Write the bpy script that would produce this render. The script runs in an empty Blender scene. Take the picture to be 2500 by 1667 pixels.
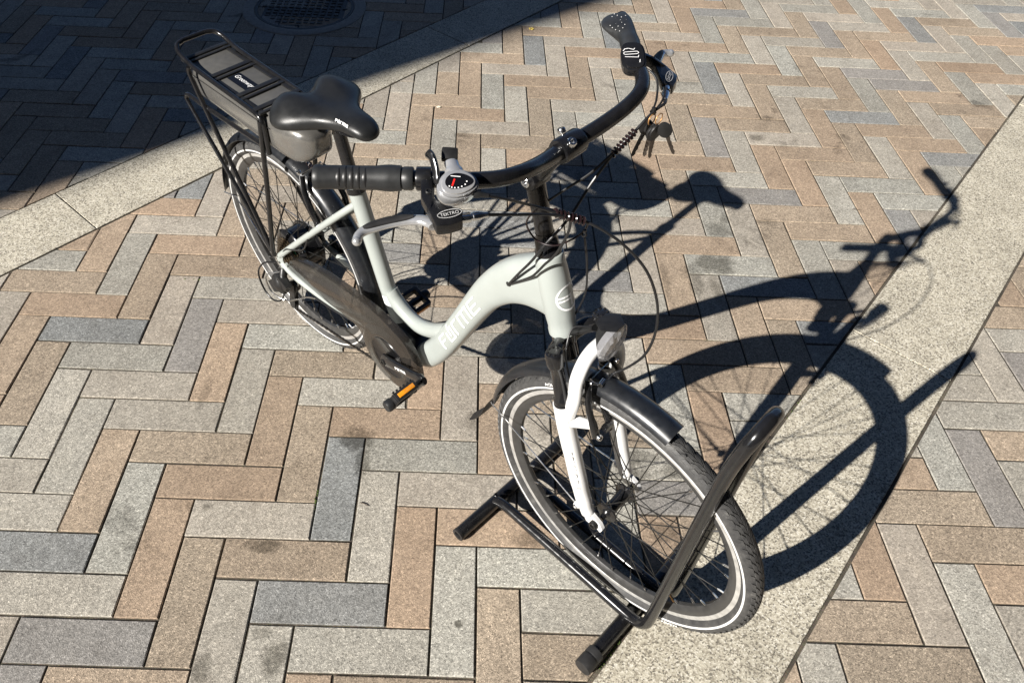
import bpy, bmesh, math, random
from mathutils import Vector, Matrix
R = math.radians
scene = bpy.context.scene
col = scene.collection
random.seed(7)

# ------------------------------------------------------------------ camera
cam_d = bpy.data.cameras.new('camera'); cam = bpy.data.objects.new('camera', cam_d); col.objects.link(cam)
cx, cy, cz = Vector((0.99922708, 0.0183802, 0.03474773)), Vector((0.03793747, -0.68240924, -0.72998519)), Vector((0.0102949, 0.73073921, -0.68257909))
rot = Matrix((cx, -cy, -cz)).transposed()
cam.matrix_world = Matrix.Translation((0.5762921, -0.9329872, 1.7478509)) @ rot.to_4x4()
cam_d.sensor_fit = 'HORIZONTAL'; cam_d.sensor_width = 36.0
cam_d.lens = 1910.59 / 2500 * 36
cam_d.shift_x = (1250 - 1184) / 2500
cam_d.shift_y = (680 - 833.5) / 2500
cam_d.clip_start = 0.02; cam_d.clip_end = 600
scene.camera = cam

# ------------------------------------------------------------------ world and sun
SUN = Vector((1.347, 1.107, -1.0)).normalized()       # direction the light travels
elev = math.asin(-SUN.z); azim = math.atan2(-SUN.x, -SUN.y)
w = bpy.data.worlds.new('World'); scene.world = w; w.use_nodes = True
nt = w.node_tree; bg = nt.nodes['Background']
sky = nt.nodes.new('ShaderNodeTexSky'); sky.sky_type = 'NISHITA'; sky.sun_disc = False
sky.sun_elevation = elev; sky.sun_rotation = azim
sky.air_density = 0.55; sky.dust_density = 0.2; sky.ozone_density = 3.0
nt.links.new(sky.outputs[0], bg.inputs[0]); bg.inputs[1].default_value = 0.05
sd = bpy.data.lights.new('sun', 'SUN'); sd.energy = 5.0; sd.angle = R(0.53); sd.color = (1.0, 0.955, 0.89)
so = bpy.data.objects.new('sun', sd); col.objects.link(so)
so.rotation_euler = SUN.to_track_quat('-Z', 'Y').to_euler(); so.location = (-6, -5, 6)
vs = scene.view_settings; vs.view_transform = 'Standard'; vs.look = 'None'; vs.gamma = 1.0
vs.exposure = 0.95; vs.use_curve_mapping = False
scene.render.engine = 'CYCLES'

# ------------------------------------------------------------------ materials
MATS = {}
def newmat(name):
    m = bpy.data.materials.new(name); m.use_nodes = True; MATS[name] = m
    return m, m.node_tree, m.node_tree.nodes['Principled BSDF']
def N(nt, t, **kw):
    n = nt.nodes.new(t)
    for k, v in kw.items():
        if k == 'ins':
            for a, b in v.items(): n.inputs[a].default_value = b
        else: setattr(n, k, v)
    return n
def ramp(nt, stops, interp='LINEAR'):
    r = nt.nodes.new('ShaderNodeValToRGB'); e = r.color_ramp; e.interpolation = interp
    while len(e.elements) > 1: e.elements.remove(e.elements[-1])
    for i, (p, c) in enumerate(stops):
        el = e.elements[0] if i == 0 else e.elements.new(p)
        el.position = p; el.color = (*c, 1) if len(c) == 3 else c
    return r
def mixc(nt, a, b, f, mode='MIX'):
    m = nt.nodes.new('ShaderNodeMix'); m.data_type = 'RGBA'; m.blend_type = mode
    for sock, v in ((m.inputs[0], f), (m.inputs[6], a), (m.inputs[7], b)):
        if hasattr(v, 'is_linked'): nt.links.new(v, sock)
        elif isinstance(v, (int, float)): sock.default_value = v
        else: sock.default_value = (*v, 1) if len(v) == 3 else v
    return m.outputs[2]
def mathn(nt, op, a, b=None):
    m = nt.nodes.new('ShaderNodeMath'); m.operation = op
    for i, v in enumerate((a, b)):
        if v is None: continue
        if hasattr(v, 'is_linked'): nt.links.new(v, m.inputs[i])
        else: m.inputs[i].default_value = v
    return m.outputs[0]

def simple(name, colr, rough=0.4, metal=0.0, coat=0.0, spec=0.5, wear=0.06, scale=60.0, bump=0.0, dust=0.0, coatr=0.05):
    """painted, plastic or metal surface: slightly uneven tone and gloss, a film of dust"""
    m, nt, b = newmat(name)
    tc = N(nt, 'ShaderNodeTexCoord'); n1 = N(nt, 'ShaderNodeTexNoise', ins={'Scale': scale, 'Detail': 5.0, 'Roughness': 0.6})
    nt.links.new(tc.outputs['Object'], n1.inputs['Vector'])
    lo = tuple(max(0, c * (1 - wear * 2.5)) for c in colr); hi = tuple(min(1, c * (1 + wear * 1.5)) for c in colr)
    r = ramp(nt, [(0.3, lo), (0.7, hi)]); nt.links.new(n1.outputs[0], r.inputs[0]); c = r.outputs[0]
    if dust:
        n2 = N(nt, 'ShaderNodeTexNoise', ins={'Scale': 22.0, 'Detail': 8.0, 'Roughness': 0.7}); nt.links.new(tc.outputs['Object'], n2.inputs['Vector'])
        f = ramp(nt, [(0.45, (0, 0, 0)), (0.8, (dust,) * 3)]); nt.links.new(n2.outputs[0], f.inputs[0])
        c = mixc(nt, c, (0.23, 0.2, 0.16), f.outputs[0])
    nt.links.new(c, b.inputs['Base Color'])
    rr = N(nt, 'ShaderNodeMapRange', ins={'From Min': 0.3, 'From Max': 0.7, 'To Min': max(0.02, rough - 0.06), 'To Max': min(1, rough + 0.08)})
    nt.links.new(n1.outputs[0], rr.inputs[0]); nt.links.new(rr.outputs[0], b.inputs['Roughness'])
    b.inputs['Metallic'].default_value = metal; b.inputs['Specular IOR Level'].default_value = spec
    b.inputs['Coat Weight'].default_value = coat; b.inputs['Coat Roughness'].default_value = coatr
    if bump:
        bp = N(nt, 'ShaderNodeBump', ins={'Strength': bump, 'Distance': 0.0008}); n3 = N(nt, 'ShaderNodeTexNoise', ins={'Scale': 900.0, 'Detail': 2.0})
        nt.links.new(tc.outputs['Object'], n3.inputs['Vector']); nt.links.new(n3.outputs[0], bp.inputs['Height']); nt.links.new(bp.outputs[0], b.inputs['Normal'])
    return m

simple('frame_paint', (0.335, 0.362, 0.345), 0.36, coat=0.35, wear=0.015, scale=20)
simple('white_paint', (0.74, 0.74, 0.735), 0.32, coat=0.5, wear=0.02, scale=30)
simple('white_print', (0.92, 0.92, 0.92), 0.4, wear=0.01)
simple('grey_print', (0.50, 0.50, 0.50), 0.5, wear=0.02)
simple('black_paint', (0.008, 0.008, 0.009), 0.26, coat=0.25, wear=0.1, dust=0.015)
simple('black_gloss', (0.010, 0.010, 0.011), 0.2, coat=0.3, wear=0.1, dust=0.012)
simple('black_plastic', (0.012, 0.012, 0.0125), 0.42, wear=0.12, dust=0.02)
simple('black_rubber', (0.020, 0.020, 0.021), 0.5, wear=0.12, dust=0.04, bump=0.15, spec=0.35)
simple('grip_rubber', (0.020, 0.021, 0.022), 0.42, wear=0.1, dust=0.02, bump=0.1)
simple('saddle_vinyl', (0.013, 0.0135, 0.014), 0.36, wear=0.08, dust=0.012, bump=0.25, scale=35)
simple('fender_plastic', (0.011, 0.0125, 0.0155), 0.3, wear=0.1, dust=0.03, coat=0.3, coatr=0.2)
simple('silver', (0.62, 0.62, 0.62), 0.26, metal=1.0, wear=0.06)
simple('silver_paint', (0.56, 0.565, 0.575), 0.2, metal=0.62, coat=0.4, wear=0.04)
simple('bright_alloy', (0.72, 0.73, 0.74), 0.17, metal=1.0, wear=0.05)
simple('rim_alloy', (0.52, 0.51, 0.49), 0.34, metal=0.45, wear=0.1, dust=0.1)
simple('rim_dark', (0.055, 0.054, 0.053), 0.34, metal=0.3, wear=0.1, dust=0.04)
simple('spoke_steel', (0.045, 0.044, 0.042), 0.32, metal=0.7, wear=0.1)
simple('chain_steel', (0.16, 0.14, 0.12), 0.35, metal=0.9, wear=0.3, scale=300)
simple('cassette_steel', (0.28, 0.22, 0.15), 0.35, metal=0.9, wear=0.25, scale=200)
simple('battery_paint', (0.20, 0.193, 0.18), 0.24, metal=0.55, coat=0.5, wear=0.02)
simple('battery_panel', (0.085, 0.083, 0.078), 0.5, wear=0.05)
simple('cable_sleeve', (0.013, 0.013, 0.014), 0.38, wear=0.05)
simple('wrap_plastic', (0.014, 0.007, 0.008), 0.22, wear=0.1)
simple('key_brass', (0.12, 0.10, 0.085), 0.35, metal=0.8, wear=0.15)
simple('orange_reflector', (0.75, 0.27, 0.012), 0.22, wear=0.08, coat=0.5)
simple('red_needle', (0.75, 0.02, 0.015), 0.4)
simple('dial_black', (0.006, 0.006, 0.007), 0.12)
simple('reflective_white', (0.62, 0.62, 0.61), 0.38, wear=0.02)
simple('green_sticker', (0.01, 0.10, 0.045), 0.4)
simple('copper', (0.55, 0.30, 0.12), 0.35, metal=0.6)
simple('iron', (0.022, 0.023, 0.026), 0.55, wear=0.3, dust=0.1, scale=90, bump=0.4)
simple('petal_cream', (0.80, 0.74, 0.58), 0.7); simple('petal_yellow', (0.72, 0.55, 0.12), 0.7); simple('twig_brown', (0.06, 0.04, 0.028), 0.8)
simple('wall_render', (0.16, 0.16, 0.165), 0.9, wear=0.08, scale=3)
simple('blocker_dark', (0.055, 0.054, 0.056), 0.9, wear=0.15, scale=8)  # dark grey for the added skylight-blocking form, keeps its bounce low
simple('window_frame', (0.10, 0.10, 0.10), 0.4)

def glassy(name, colr, rough, alpha, spec=0.5):
    m, nt, b = newmat(name)
    b.inputs['Base Color'].default_value = (*colr, 1); b.inputs['Roughness'].default_value = rough
    b.inputs['Alpha'].default_value = alpha; b.inputs['Specular IOR Level'].default_value = spec
    b.inputs['Coat Weight'].default_value = 0.5; b.inputs['Coat Roughness'].default_value = 0.06
    tc = N(nt, 'ShaderNodeTexCoord'); n1 = N(nt, 'ShaderNodeTexNoise', ins={'Scale': 30.0, 'Detail': 6.0})
    nt.links.new(tc.outputs['Object'], n1.inputs['Vector'])
    r = ramp(nt, [(0.35, (alpha * 0.92,) * 3), (0.7, (min(1, alpha * 1.06),) * 3)]); nt.links.new(n1.outputs[0], r.inputs[0]); nt.links.new(r.outputs[0], b.inputs['Alpha'])
    return m
glassy('smoke_plastic', (0.028, 0.025, 0.022), 0.16, 0.72)
glassy('clear_lens', (0.36, 0.36, 0.38), 0.08, 0.5)
def pane():
    m, nt, b = newmat('window_glass'); b.inputs['Base Color'].default_value = (0.03, 0.04, 0.05, 1); b.inputs['Roughness'].default_value = 0.05
pane()

def tyre_mat():
    m, nt, b = newmat('tyre_rubber')
    tc = N(nt, 'ShaderNodeTexCoord'); sp = N(nt, 'ShaderNodeSeparateXYZ'); nt.links.new(tc.outputs['Object'], sp.inputs[0])
    n1 = N(nt, 'ShaderNodeTexNoise', ins={'Scale': 45.0, 'Detail': 7.0, 'Roughness': 0.7}); nt.links.new(tc.outputs['Object'], n1.inputs['Vector'])
    n2 = N(nt, 'ShaderNodeTexNoise', ins={'Scale': 420.0, 'Detail': 3.0}); nt.links.new(tc.outputs['Object'], n2.inputs['Vector'])
    r = ramp(nt, [(0.3, (0.028, 0.028, 0.029)), (0.56, (0.058, 0.057, 0.056)), (0.78, (0.15, 0.145, 0.136))]); nt.links.new(n1.outputs[0], r.inputs[0])
    nt.links.new(r.outputs[0], b.inputs['Base Color']); b.inputs['Roughness'].default_value = 0.55; b.inputs['Specular IOR Level'].default_value = 0.4
    bp = N(nt, 'ShaderNodeBump', ins={'Strength': 0.25, 'Distance': 0.001}); nt.links.new(n2.outputs[0], bp.inputs['Height']); nt.links.new(bp.outputs[0], b.inputs['Normal'])
tyre_mat()

STAINS = [(0.274, 0.293, 0.053, 0.044, 0.8), (0.298, 0.226, 0.023, 0.061, 0.7), (0.096, -0.019, 0.047, 0.02, 0.75), (0.176, -0.268, 0.032, 0.043, 0.7), (0.144, -0.221, 0.029, 0.016, 0.45), (0.027, -0.299, 0.025, 0.037, 0.6), (1.38, 1.053, 0.082, 0.059, 0.75), (1.295, 1.007, 0.046, 0.05, 0.5), (1.298, 0.947, 0.029, 0.054, 0.5), (1.36, 0.931, 0.023, 0.064, 0.5), (1.431, 1.236, 0.051, 0.046, 0.55), (1.463, 1.301, 0.019, 0.038, 0.5), (1.024, 0.272, 0.059, 0.022, 0.55), (1.11, 0.226, 0.045, 0.029, 0.6), (1.022, 0.215, 0.03, 0.024, 0.45), (1.059, 0.052, 0.04, 0.042, 0.55), (0.725, 0.02, 0.049, 0.028, 0.6), (0.581, 0.365, 0.024, 0.04, 0.45), (1.716, 1.853, 0.042, 0.029, 0.7), (1.196, 0.971, 0.02, 0.128, 0.35), (-0.169, 0.427, 0.015, 0.077, 0.4), (0.012, -0.29, 0.013, 0.021, 0.4), (0.565, -0.187, 0.01, 0.01, 0.9), (-0.066, 0.078, 0.013, 0.012, 0.7), (-0.11, 0.079, 0.012, 0.012, 0.3), (1.504, 2.301, 0.08, 0.035, 0.3), (1.615, 1.299, 0.049, 0.026, 0.35)]     # spills and damp marks: x, y, half width, half depth, strength
def paver_mat(name, base, var, island=False):
    """pressed concrete paver with fine stone chips; a few carry dark oil or water stains"""
    m, nt, b = newmat(name)
    tc = N(nt, 'ShaderNodeTexCoord')
    if island:
        g = N(nt, 'ShaderNodeNewGeometry'); rnd = g.outputs['Random Per Island']
    else:
        oi = N(nt, 'ShaderNodeObjectInfo'); rnd = oi.outputs['Random']
    off = N(nt, 'ShaderNodeVectorMath', operation='ADD')
    cmb = N(nt, 'ShaderNodeCombineXYZ'); k = mathn(nt, 'MULTIPLY', rnd, 37.0); nt.links.new(k, cmb.inputs[0]); nt.links.new(k, cmb.inputs[2])
    nt.links.new(tc.outputs['Object'], off.inputs[0]); nt.links.new(cmb.outputs[0], off.inputs[1]); V = off.outputs[0]
    def noise(scale, det=3.0, rough=0.6, dist=0.0):
        n = N(nt, 'ShaderNodeTexNoise', ins={'Scale': scale, 'Detail': det, 'Roughness': rough, 'Distortion': dist}); nt.links.new(V, n.inputs['Vector']); return n.outputs[0]
    vo = N(nt, 'ShaderNodeTexVoronoi', ins={'Scale': 430.0}); nt.links.new(V, vo.inputs['Vector'])
    sep = N(nt, 'ShaderNodeSeparateColor'); nt.links.new(vo.outputs['Color'], sep.inputs[0])
    chips = ramp(nt, [(0.0, (0.42,) * 3), (0.12, (0.70,) * 3), (0.5, (1.0,) * 3), (0.88, (1.2,) * 3), (0.97, (1.7,) * 3)]); nt.links.new(sep.outputs[0], chips.inputs[0])
    vb = N(nt, 'ShaderNodeTexVoronoi', ins={'Scale': 210.0}); nt.links.new(V, vb.inputs['Vector'])
    sb_ = N(nt, 'ShaderNodeSeparateColor'); nt.links.new(vb.outputs['Color'], sb_.inputs[0])
    chips2 = ramp(nt, [(0.0, (0.70,) * 3), (0.3, (0.95,) * 3), (0.7, (1.03,) * 3), (1.0, (1.32,) * 3)]); nt.links.new(sb_.outputs[0], chips2.inputs[0])
    r1 = N(nt, 'ShaderNodeTexWhiteNoise', noise_dimensions='1D'); nt.links.new(mathn(nt, 'MULTIPLY', rnd, 91.0), r1.inputs['W'])
    r2 = N(nt, 'ShaderNodeTexWhiteNoise', noise_dimensions='1D'); nt.links.new(mathn(nt, 'MULTIPLY', rnd, 53.0), r2.inputs['W'])
    tone = ramp(nt, [(0.0, tuple(c * (1 - var) for c in base)), (1.0, tuple(c * (1 + var) for c in base))]); nt.links.new(r1.outputs[0], tone.inputs[0])
    hue = ramp(nt, [(0.0, (1.05, 0.985, 0.95)), (0.5, (1, 1, 1)), (1.0, (0.95, 1.0, 1.035))]); nt.links.new(r2.outputs[0], hue.inputs[0])
    c = mixc(nt, tone.outputs[0], hue.outputs[0], 0.9, 'MULTIPLY')
    grainf = N(nt, 'ShaderNodeMapRange', ins={'To Min': 0.6, 'To Max': 0.95}); nt.links.new(r2.outputs[0], grainf.inputs[0])
    c = mixc(nt, c, chips.outputs[0], grainf.outputs[0], 'MULTIPLY')
    c = mixc(nt, c, chips2.outputs[0], 0.8, 'MULTIPLY')
    blot = ramp(nt, [(0.3, (0.80, 0.785, 0.77)), (0.5, (1, 1, 1)), (0.72, (1.10, 1.09, 1.07))]); nt.links.new(noise(11.0, 6.0, 0.7, 0.5), blot.inputs[0])
    c = mixc(nt, c, blot.outputs[0], 0.8, 'MULTIPLY')
    # wear and dirt that runs across the joints: traffic film, spills, gum
    gp = N(nt, 'ShaderNodeNewGeometry')
    def wnoise(scale, det, rough, dist=0.0, o=0.0):
        va_ = N(nt, 'ShaderNodeVectorMath', operation='ADD'); va_.inputs[1].default_value = (o, o * 1.7, 0); nt.links.new(gp.outputs['Position'], va_.inputs[0])
        n = N(nt, 'ShaderNodeTexNoise', ins={'Scale': scale, 'Detail': det, 'Roughness': rough, 'Distortion': dist}); nt.links.new(va_.outputs[0], n.inputs['Vector']); return n.outputs[0]
    film = ramp(nt, [(0.32, (0.86, 0.85, 0.84)), (0.55, (1, 1, 1)), (0.75, (1.06, 1.055, 1.05))]); nt.links.new(wnoise(2.2, 8.0, 0.62), film.inputs[0])
    c = mixc(nt, c, film.outputs[0], 0.9, 'MULTIPLY')
    st = ramp(nt, [(0.555, (0, 0, 0)), (0.64, (1, 1, 1))]); nt.links.new(wnoise(9.0, 7.0, 0.62, 0.6, 3.1), st.inputs[0])
    mk = ramp(nt, [(0.56, (0, 0, 0)), (0.66, (1, 1, 1))]); nt.links.new(wnoise(1.9, 2.0, 0.5, 0.0, 8.4), mk.inputs[0])
    sf = mathn(nt, 'MULTIPLY', mathn(nt, 'MULTIPLY', st.outputs[0], mk.outputs[0]), 0.62)
    c = mixc(nt, c, mixc(nt, c, (0.26, 0.25, 0.24), 1.0, 'MULTIPLY'), sf)
    wob = N(nt, 'ShaderNodeTexNoise', ins={'Scale': 28.0, 'Detail': 6.0, 'Roughness': 0.7}); nt.links.new(gp.outputs['Position'], wob.inputs['Vector'])
    tot = None; pos = N(nt, 'ShaderNodeSeparateXYZ'); nt.links.new(gp.outputs['Position'], pos.inputs[0])
    for (sx_, sy_, rx_, ry_, k_) in STAINS:
        dx_ = mathn(nt, 'MULTIPLY', mathn(nt, 'SUBTRACT', pos.outputs[0], sx_), 1 / rx_); dy_ = mathn(nt, 'MULTIPLY', mathn(nt, 'SUBTRACT', pos.outputs[1], sy_), 1 / ry_)
        dd = mathn(nt, 'ADD', mathn(nt, 'MULTIPLY', dx_, dx_), mathn(nt, 'MULTIPLY', dy_, dy_))
        v_ = mathn(nt, 'SUBTRACT', mathn(nt, 'MULTIPLY', wob.outputs[0], 2.9), mathn(nt, 'ADD', dd, 0.45))
        cl_ = N(nt, 'ShaderNodeMapRange', ins={'From Min': 0.0, 'From Max': 0.7, 'To Max': k_}); nt.links.new(v_, cl_.inputs[0])
        tot = cl_.outputs[0] if tot is None else mathn(nt, 'MAXIMUM', tot, cl_.outputs[0])
    c = mixc(nt, c, mixc(nt, c, (0.30, 0.295, 0.28), 1.0, 'MULTIPLY'), tot)
    gv = N(nt, 'ShaderNodeTexVoronoi', ins={'Scale': 3.4, 'Randomness': 1.0}); nt.links.new(gp.outputs['Position'], gv.inputs['Vector'])
    gd = ramp(nt, [(0.018, (1, 1, 1)), (0.034, (0, 0, 0))]); nt.links.new(gv.outputs['Distance'], gd.inputs[0])
    gs_ = N(nt, 'ShaderNodeSeparateColor'); nt.links.new(gv.outputs['Color'], gs_.inputs[0])
    gf = mathn(nt, 'MULTIPLY', mathn(nt, 'MULTIPLY', gd.outputs[0], mathn(nt, 'GREATER_THAN', gs_.outputs[1], 0.55)), 0.5)
    c = mixc(nt, c, (0.10, 0.095, 0.085), gf)
    nt.links.new(c, b.inputs['Base Color']); b.inputs['Roughness'].default_value = 0.85; b.inputs['Specular IOR Level'].default_value = 0.25
    bp = N(nt, 'ShaderNodeBump', ins={'Strength': 0.55, 'Distance': 0.0012}); nt.links.new(vo.outputs['Distance'], bp.inputs['Height'])
    bp2 = N(nt, 'ShaderNodeBump', ins={'Strength': 0.35, 'Distance': 0.002}); nt.links.new(noise(70.0, 4.0), bp2.inputs['Height']); nt.links.new(bp.outputs[0], bp2.inputs['Normal'])
    nt.links.new(bp2.outputs[0], b.inputs['Normal'])
    return m
TONES = {'G': ((0.350, 0.326, 0.280), 0.11), 'T': ((0.335, 0.266, 0.198), 0.11), 'B': ((0.248, 0.244, 0.232), 0.08)}
for k_, (c_, v_) in TONES.items():
    paver_mat('paver_' + k_, c_, v_); paver_mat('paver_field_' + k_, c_, v_, True)

def band_mat():
    m, nt, b = newmat('exposed_aggregate')
    tc = N(nt, 'ShaderNodeTexCoord'); V = tc.outputs['Object']
    vo = N(nt, 'ShaderNodeTexVoronoi', ins={'Scale': 290.0}); nt.links.new(V, vo.inputs['Vector'])
    sep = N(nt, 'ShaderNodeSeparateColor'); nt.links.new(vo.outputs['Color'], sep.inputs[0])
    r = ramp(nt, [(0.0, (0.13, 0.12, 0.10)), (0.16, (0.25, 0.225, 0.18)), (0.45, (0.44, 0.405, 0.325)), (0.8, (0.54, 0.505, 0.415)), (1.0, (0.68, 0.65, 0.57))]); nt.links.new(sep.outputs[0], r.inputs[0])
    n1 = N(nt, 'ShaderNodeTexNoise', ins={'Scale': 7.0, 'Detail': 6.0, 'Roughness': 0.7}); nt.links.new(V, n1.inputs['Vector'])
    bl = ramp(nt, [(0.3, (0.80, 0.79, 0.77)), (0.6, (1.05, 1.04, 1.02))]); nt.links.new(n1.outputs[0], bl.inputs[0])
    c = mixc(nt, r.outputs[0], bl.outputs[0], 0.9, 'MULTIPLY'); nt.links.new(c, b.inputs['Base Color']); b.inputs['Roughness'].default_value = 0.88
    bp = N(nt, 'ShaderNodeBump', ins={'Strength': 0.4, 'Distance': 0.0015}); nt.links.new(vo.outputs['Distance'], bp.inputs['Height']); nt.links.new(bp.outputs[0], b.inputs['Normal'])
band_mat()
def sand_mat():
    m, nt, b = newmat('joint_sand')
    tc = N(nt, 'ShaderNodeTexCoord'); n1 = N(nt, 'ShaderNodeTexNoise', ins={'Scale': 9.0, 'Detail': 10.0, 'Roughness': 0.75}); nt.links.new(tc.outputs['Object'], n1.inputs['Vector'])
    n2 = N(nt, 'ShaderNodeTexNoise', ins={'Scale': 260.0, 'Detail': 3.0}); nt.links.new(tc.outputs['Object'], n2.inputs['Vector'])
    r = ramp(nt, [(0.3, (0.022, 0.019, 0.015)), (0.5, (0.065, 0.055, 0.041)), (0.62, (0.13, 0.11, 0.08)), (0.70, (0.055, 0.07, 0.024))]); nt.links.new(n1.outputs[0], r.inputs[0])
    c = mixc(nt, r.outputs[0], n2.outputs[1], 0.35, 'OVERLAY'); nt.links.new(c, b.inputs['Base Color']); b.inputs['Roughness'].default_value = 1.0
    bp = N(nt, 'ShaderNodeBump', ins={'Strength': 0.6, 'Distance': 0.003}); nt.links.new(n2.outputs[0], bp.inputs['Height']); nt.links.new(bp.outputs[0], b.inputs['Normal'])
sand_mat()
simple('moss_green', (0.075, 0.105, 0.022), 0.95, wear=0.3, scale=200)
simple('collar_concrete', (0.30, 0.28, 0.25), 0.9, wear=0.12, scale=80, bump=0.4)
M = MATS

# ------------------------------------------------------------------ mesh helpers
def V3(p): return Vector(p)
class MB:
    def __init__(s): s.v = []; s.f = []; s.m = []; s.cur = 0
    def add(s, vs, fs, mat=None):
        o = len(s.v); s.v.extend(Vector(p) for p in vs)
        for f in fs: s.f.append([i + o for i in f]); s.m.append(s.cur if mat is None else mat)
        return s
    def tube(s, path, r, n=12, caps=True, closed=False, side=None, mat=None, sq=1.0):
        """r: one radius, a list, or a list of (in-plane, sideways) pairs with a fixed side vector"""
        P = [Vector(p) for p in path]; k = len(P); rings = []; up = None
        for i, p in enumerate(P):
            if closed: t = P[(i + 1) % k] - P[i - 1]
            else: t = P[min(i + 1, k - 1)] - P[max(i - 1, 0)]
            if t.length < 1e-9: t = Vector((0, 0, 1))
            t.normalize()
            if side is not None:
                b = Vector(side); b = (b - t * b.dot(t)).normalized(); a = t.cross(b)
            else:
                if up is None:
                    up = Vector((0, 0, 1)) if abs(t.z) < 0.9 else Vector((1, 0, 0))
                a = (up - t * up.dot(t)).normalized(); up = a; b = t.cross(a)
            rr = r[i] if isinstance(r, (list, tuple)) else r
            ra, rb = rr if isinstance(rr, (list, tuple)) else (rr, rr)
            e = lambda q: math.copysign(abs(q) ** sq, q)
            rings.append([p + a * ra * e(math.cos(2 * math.pi * j / n)) + b * rb * e(math.sin(2 * math.pi * j / n)) for j in range(n)])
        vs = [q for ring in rings for q in ring]; fs = []
        for i in range(k if closed else k - 1):
            i2 = (i + 1) % k
            for j in range(n): fs.append([i * n + j, i * n + (j + 1) % n, i2 * n + (j + 1) % n, i2 * n + j])
        if caps and not closed: fs.append(list(range(n))[::-1]); fs.append([(k - 1) * n + j for j in range(n)])
        return s.add(vs, fs, mat)
    def lathe(s, prof, origin=(0, 0, 0), axis=(0, 1, 0), n=24, mat=None, closed=False):
        """prof: (radius, height along axis)"""
        ax = Vector(axis).normalized(); h = Vector((0, 0, 1)) if abs(ax.z) < 0.9 else Vector((1, 0, 0))
        a = (h - ax * h.dot(ax)).normalized(); b = ax.cross(a); o = Vector(origin); vs = []; fs = []; k = len(prof)
        for r, z in prof:
            for j in range(n):
                t = 2 * math.pi * j / n; vs.append(o + ax * z + (a * math.cos(t) + b * math.sin(t)) * max(r, 1e-5))
        for i in range(k if closed else k - 1):
            i2 = (i + 1) % k
            for j in range(n): fs.append([i * n + j, i * n + (j + 1) % n, i2 * n + (j + 1) % n, i2 * n + j])
        return s.add(vs, fs, mat)
    def box(s, c, size, ax=None, mat=None, taper=1.0):
        X, Y, Z = ax if ax else (Vector((1, 0, 0)), Vector((0, 1, 0)), Vector((0, 0, 1)))
        X, Y, Z = Vector(X), Vector(Y), Vector(Z); c = Vector(c); hx, hy, hz = (q / 2 for q in size); vs = []
        for dz in (-1, 1):
            k = taper if dz > 0 else 1
            for dx, dy in ((-1, -1), (1, -1), (1, 1), (-1, 1)): vs.append(c + X * dx * hx * k + Y * dy * hy * k + Z * dz * hz)
        return s.add(vs, [[3, 2, 1, 0], [4, 5, 6, 7], [0, 1, 5, 4], [1, 2, 6, 5], [2, 3, 7, 6], [3, 0, 4, 7]], mat)
    def plate(s, outline, lo, hi, fn, mat=None):
        """outline in 2D, extruded from lo to hi; fn(u, v, h) gives the point"""
        n = len(outline); vs = [fn(u, v, lo) for u, v in outline] + [fn(u, v, hi) for u, v in outline]
        fs = [list(range(n))[::-1], [n + i for i in range(n)]] + [[i, (i + 1) % n, n + (i + 1) % n, n + i] for i in range(n)]
        return s.add(vs, fs, mat)
    def ball(s, c, r, n=12, m=8, mat=None):
        rx, ry, rz = r if isinstance(r, (list, tuple)) else (r, r, r); c = Vector(c); vs = []; fs = []
        for i in range(m + 1):
            t = math.pi * i / m
            for j in range(n):
                p = 2 * math.pi * j / n; vs.append(c + Vector((rx * math.sin(t) * math.cos(p), ry * math.sin(t) * math.sin(p), rz * math.cos(t))))
        for i in range(m):
            for j in range(n): fs.append([i * n + j, i * n + (j + 1) % n, (i + 1) * n + (j + 1) % n, (i + 1) * n + j])
        return s.add(vs, fs, mat)
    def mesh(s, name, mats, smooth=True, angle=40, bevel=0.0, weld=True):
        me = bpy.data.meshes.new(name); me.from_pydata([tuple(v) for v in s.v], [], s.f)
        for mm in (mats if isinstance(mats, (list, tuple)) else [mats]): me.materials.append(M[mm])
        me.polygons.foreach_set('material_index', s.m)
        bm = bmesh.new(); bm.from_mesh(me)
        if weld: bmesh.ops.remove_doubles(bm, verts=bm.verts, dist=1e-6)
        bmesh.ops.recalc_face_normals(bm, faces=bm.faces)
        if bevel:
            es = [e for e in bm.edges if len(e.link_faces) == 2 and e.calc_face_angle(0) > R(35)]
            bmesh.ops.bevel(bm, geom=es, offset=bevel, segments=2, profile=0.6, affect='EDGES', clamp_overlap=True)
        bm.to_mesh(me); bm.free()
        if smooth:
            me.polygons.foreach_set('use_smooth', [True] * len(me.polygons)); me.set_sharp_from_angle(angle=R(angle))
        me.update(); return me
    def obj(s, name, mats, parent=None, **kw):
        return link(name, s.mesh(name, mats, **kw), parent)
def link(name, me, parent=None, loc=None, rot=None):
    o = bpy.data.objects.new(name, me); col.objects.link(o)
    if parent: o.parent = parent
    if loc is not None: o.location = loc
    if rot is not None: o.rotation_euler = rot
    return o
def empty(name, label, cat, mw=None, group=None):
    o = bpy.data.objects.new(name, None); col.objects.link(o); o.empty_display_size = 0.05
    if mw is not None: o.matrix_world = mw
    tag(o, label, cat, group); return o
def tag(o, label=None, cat=None, group=None, kind=None):
    for k, v in (('label', label), ('category', cat), ('group', group), ('kind', kind)):
        if v: o[k] = v
    return o
def crom(pts, n=8):
    P = [Vector(p) for p in pts]; P = [P[0] * 2 - P[1]] + P + [P[-1] * 2 - P[-2]]; out = []
    for i in range(1, len(P) - 2):
        for j in range(n):
            t = j / n; a, b, c, d = P[i - 1:i + 3]
            out.append(0.5 * ((2 * b) + (c - a) * t + (2 * a - 5 * b + 4 * c - d) * t * t + (3 * b - a - 3 * c + d) * t ** 3))
    return out + [P[-2]]
def lerp(a, b, t): return a + (b - a) * t
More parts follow.
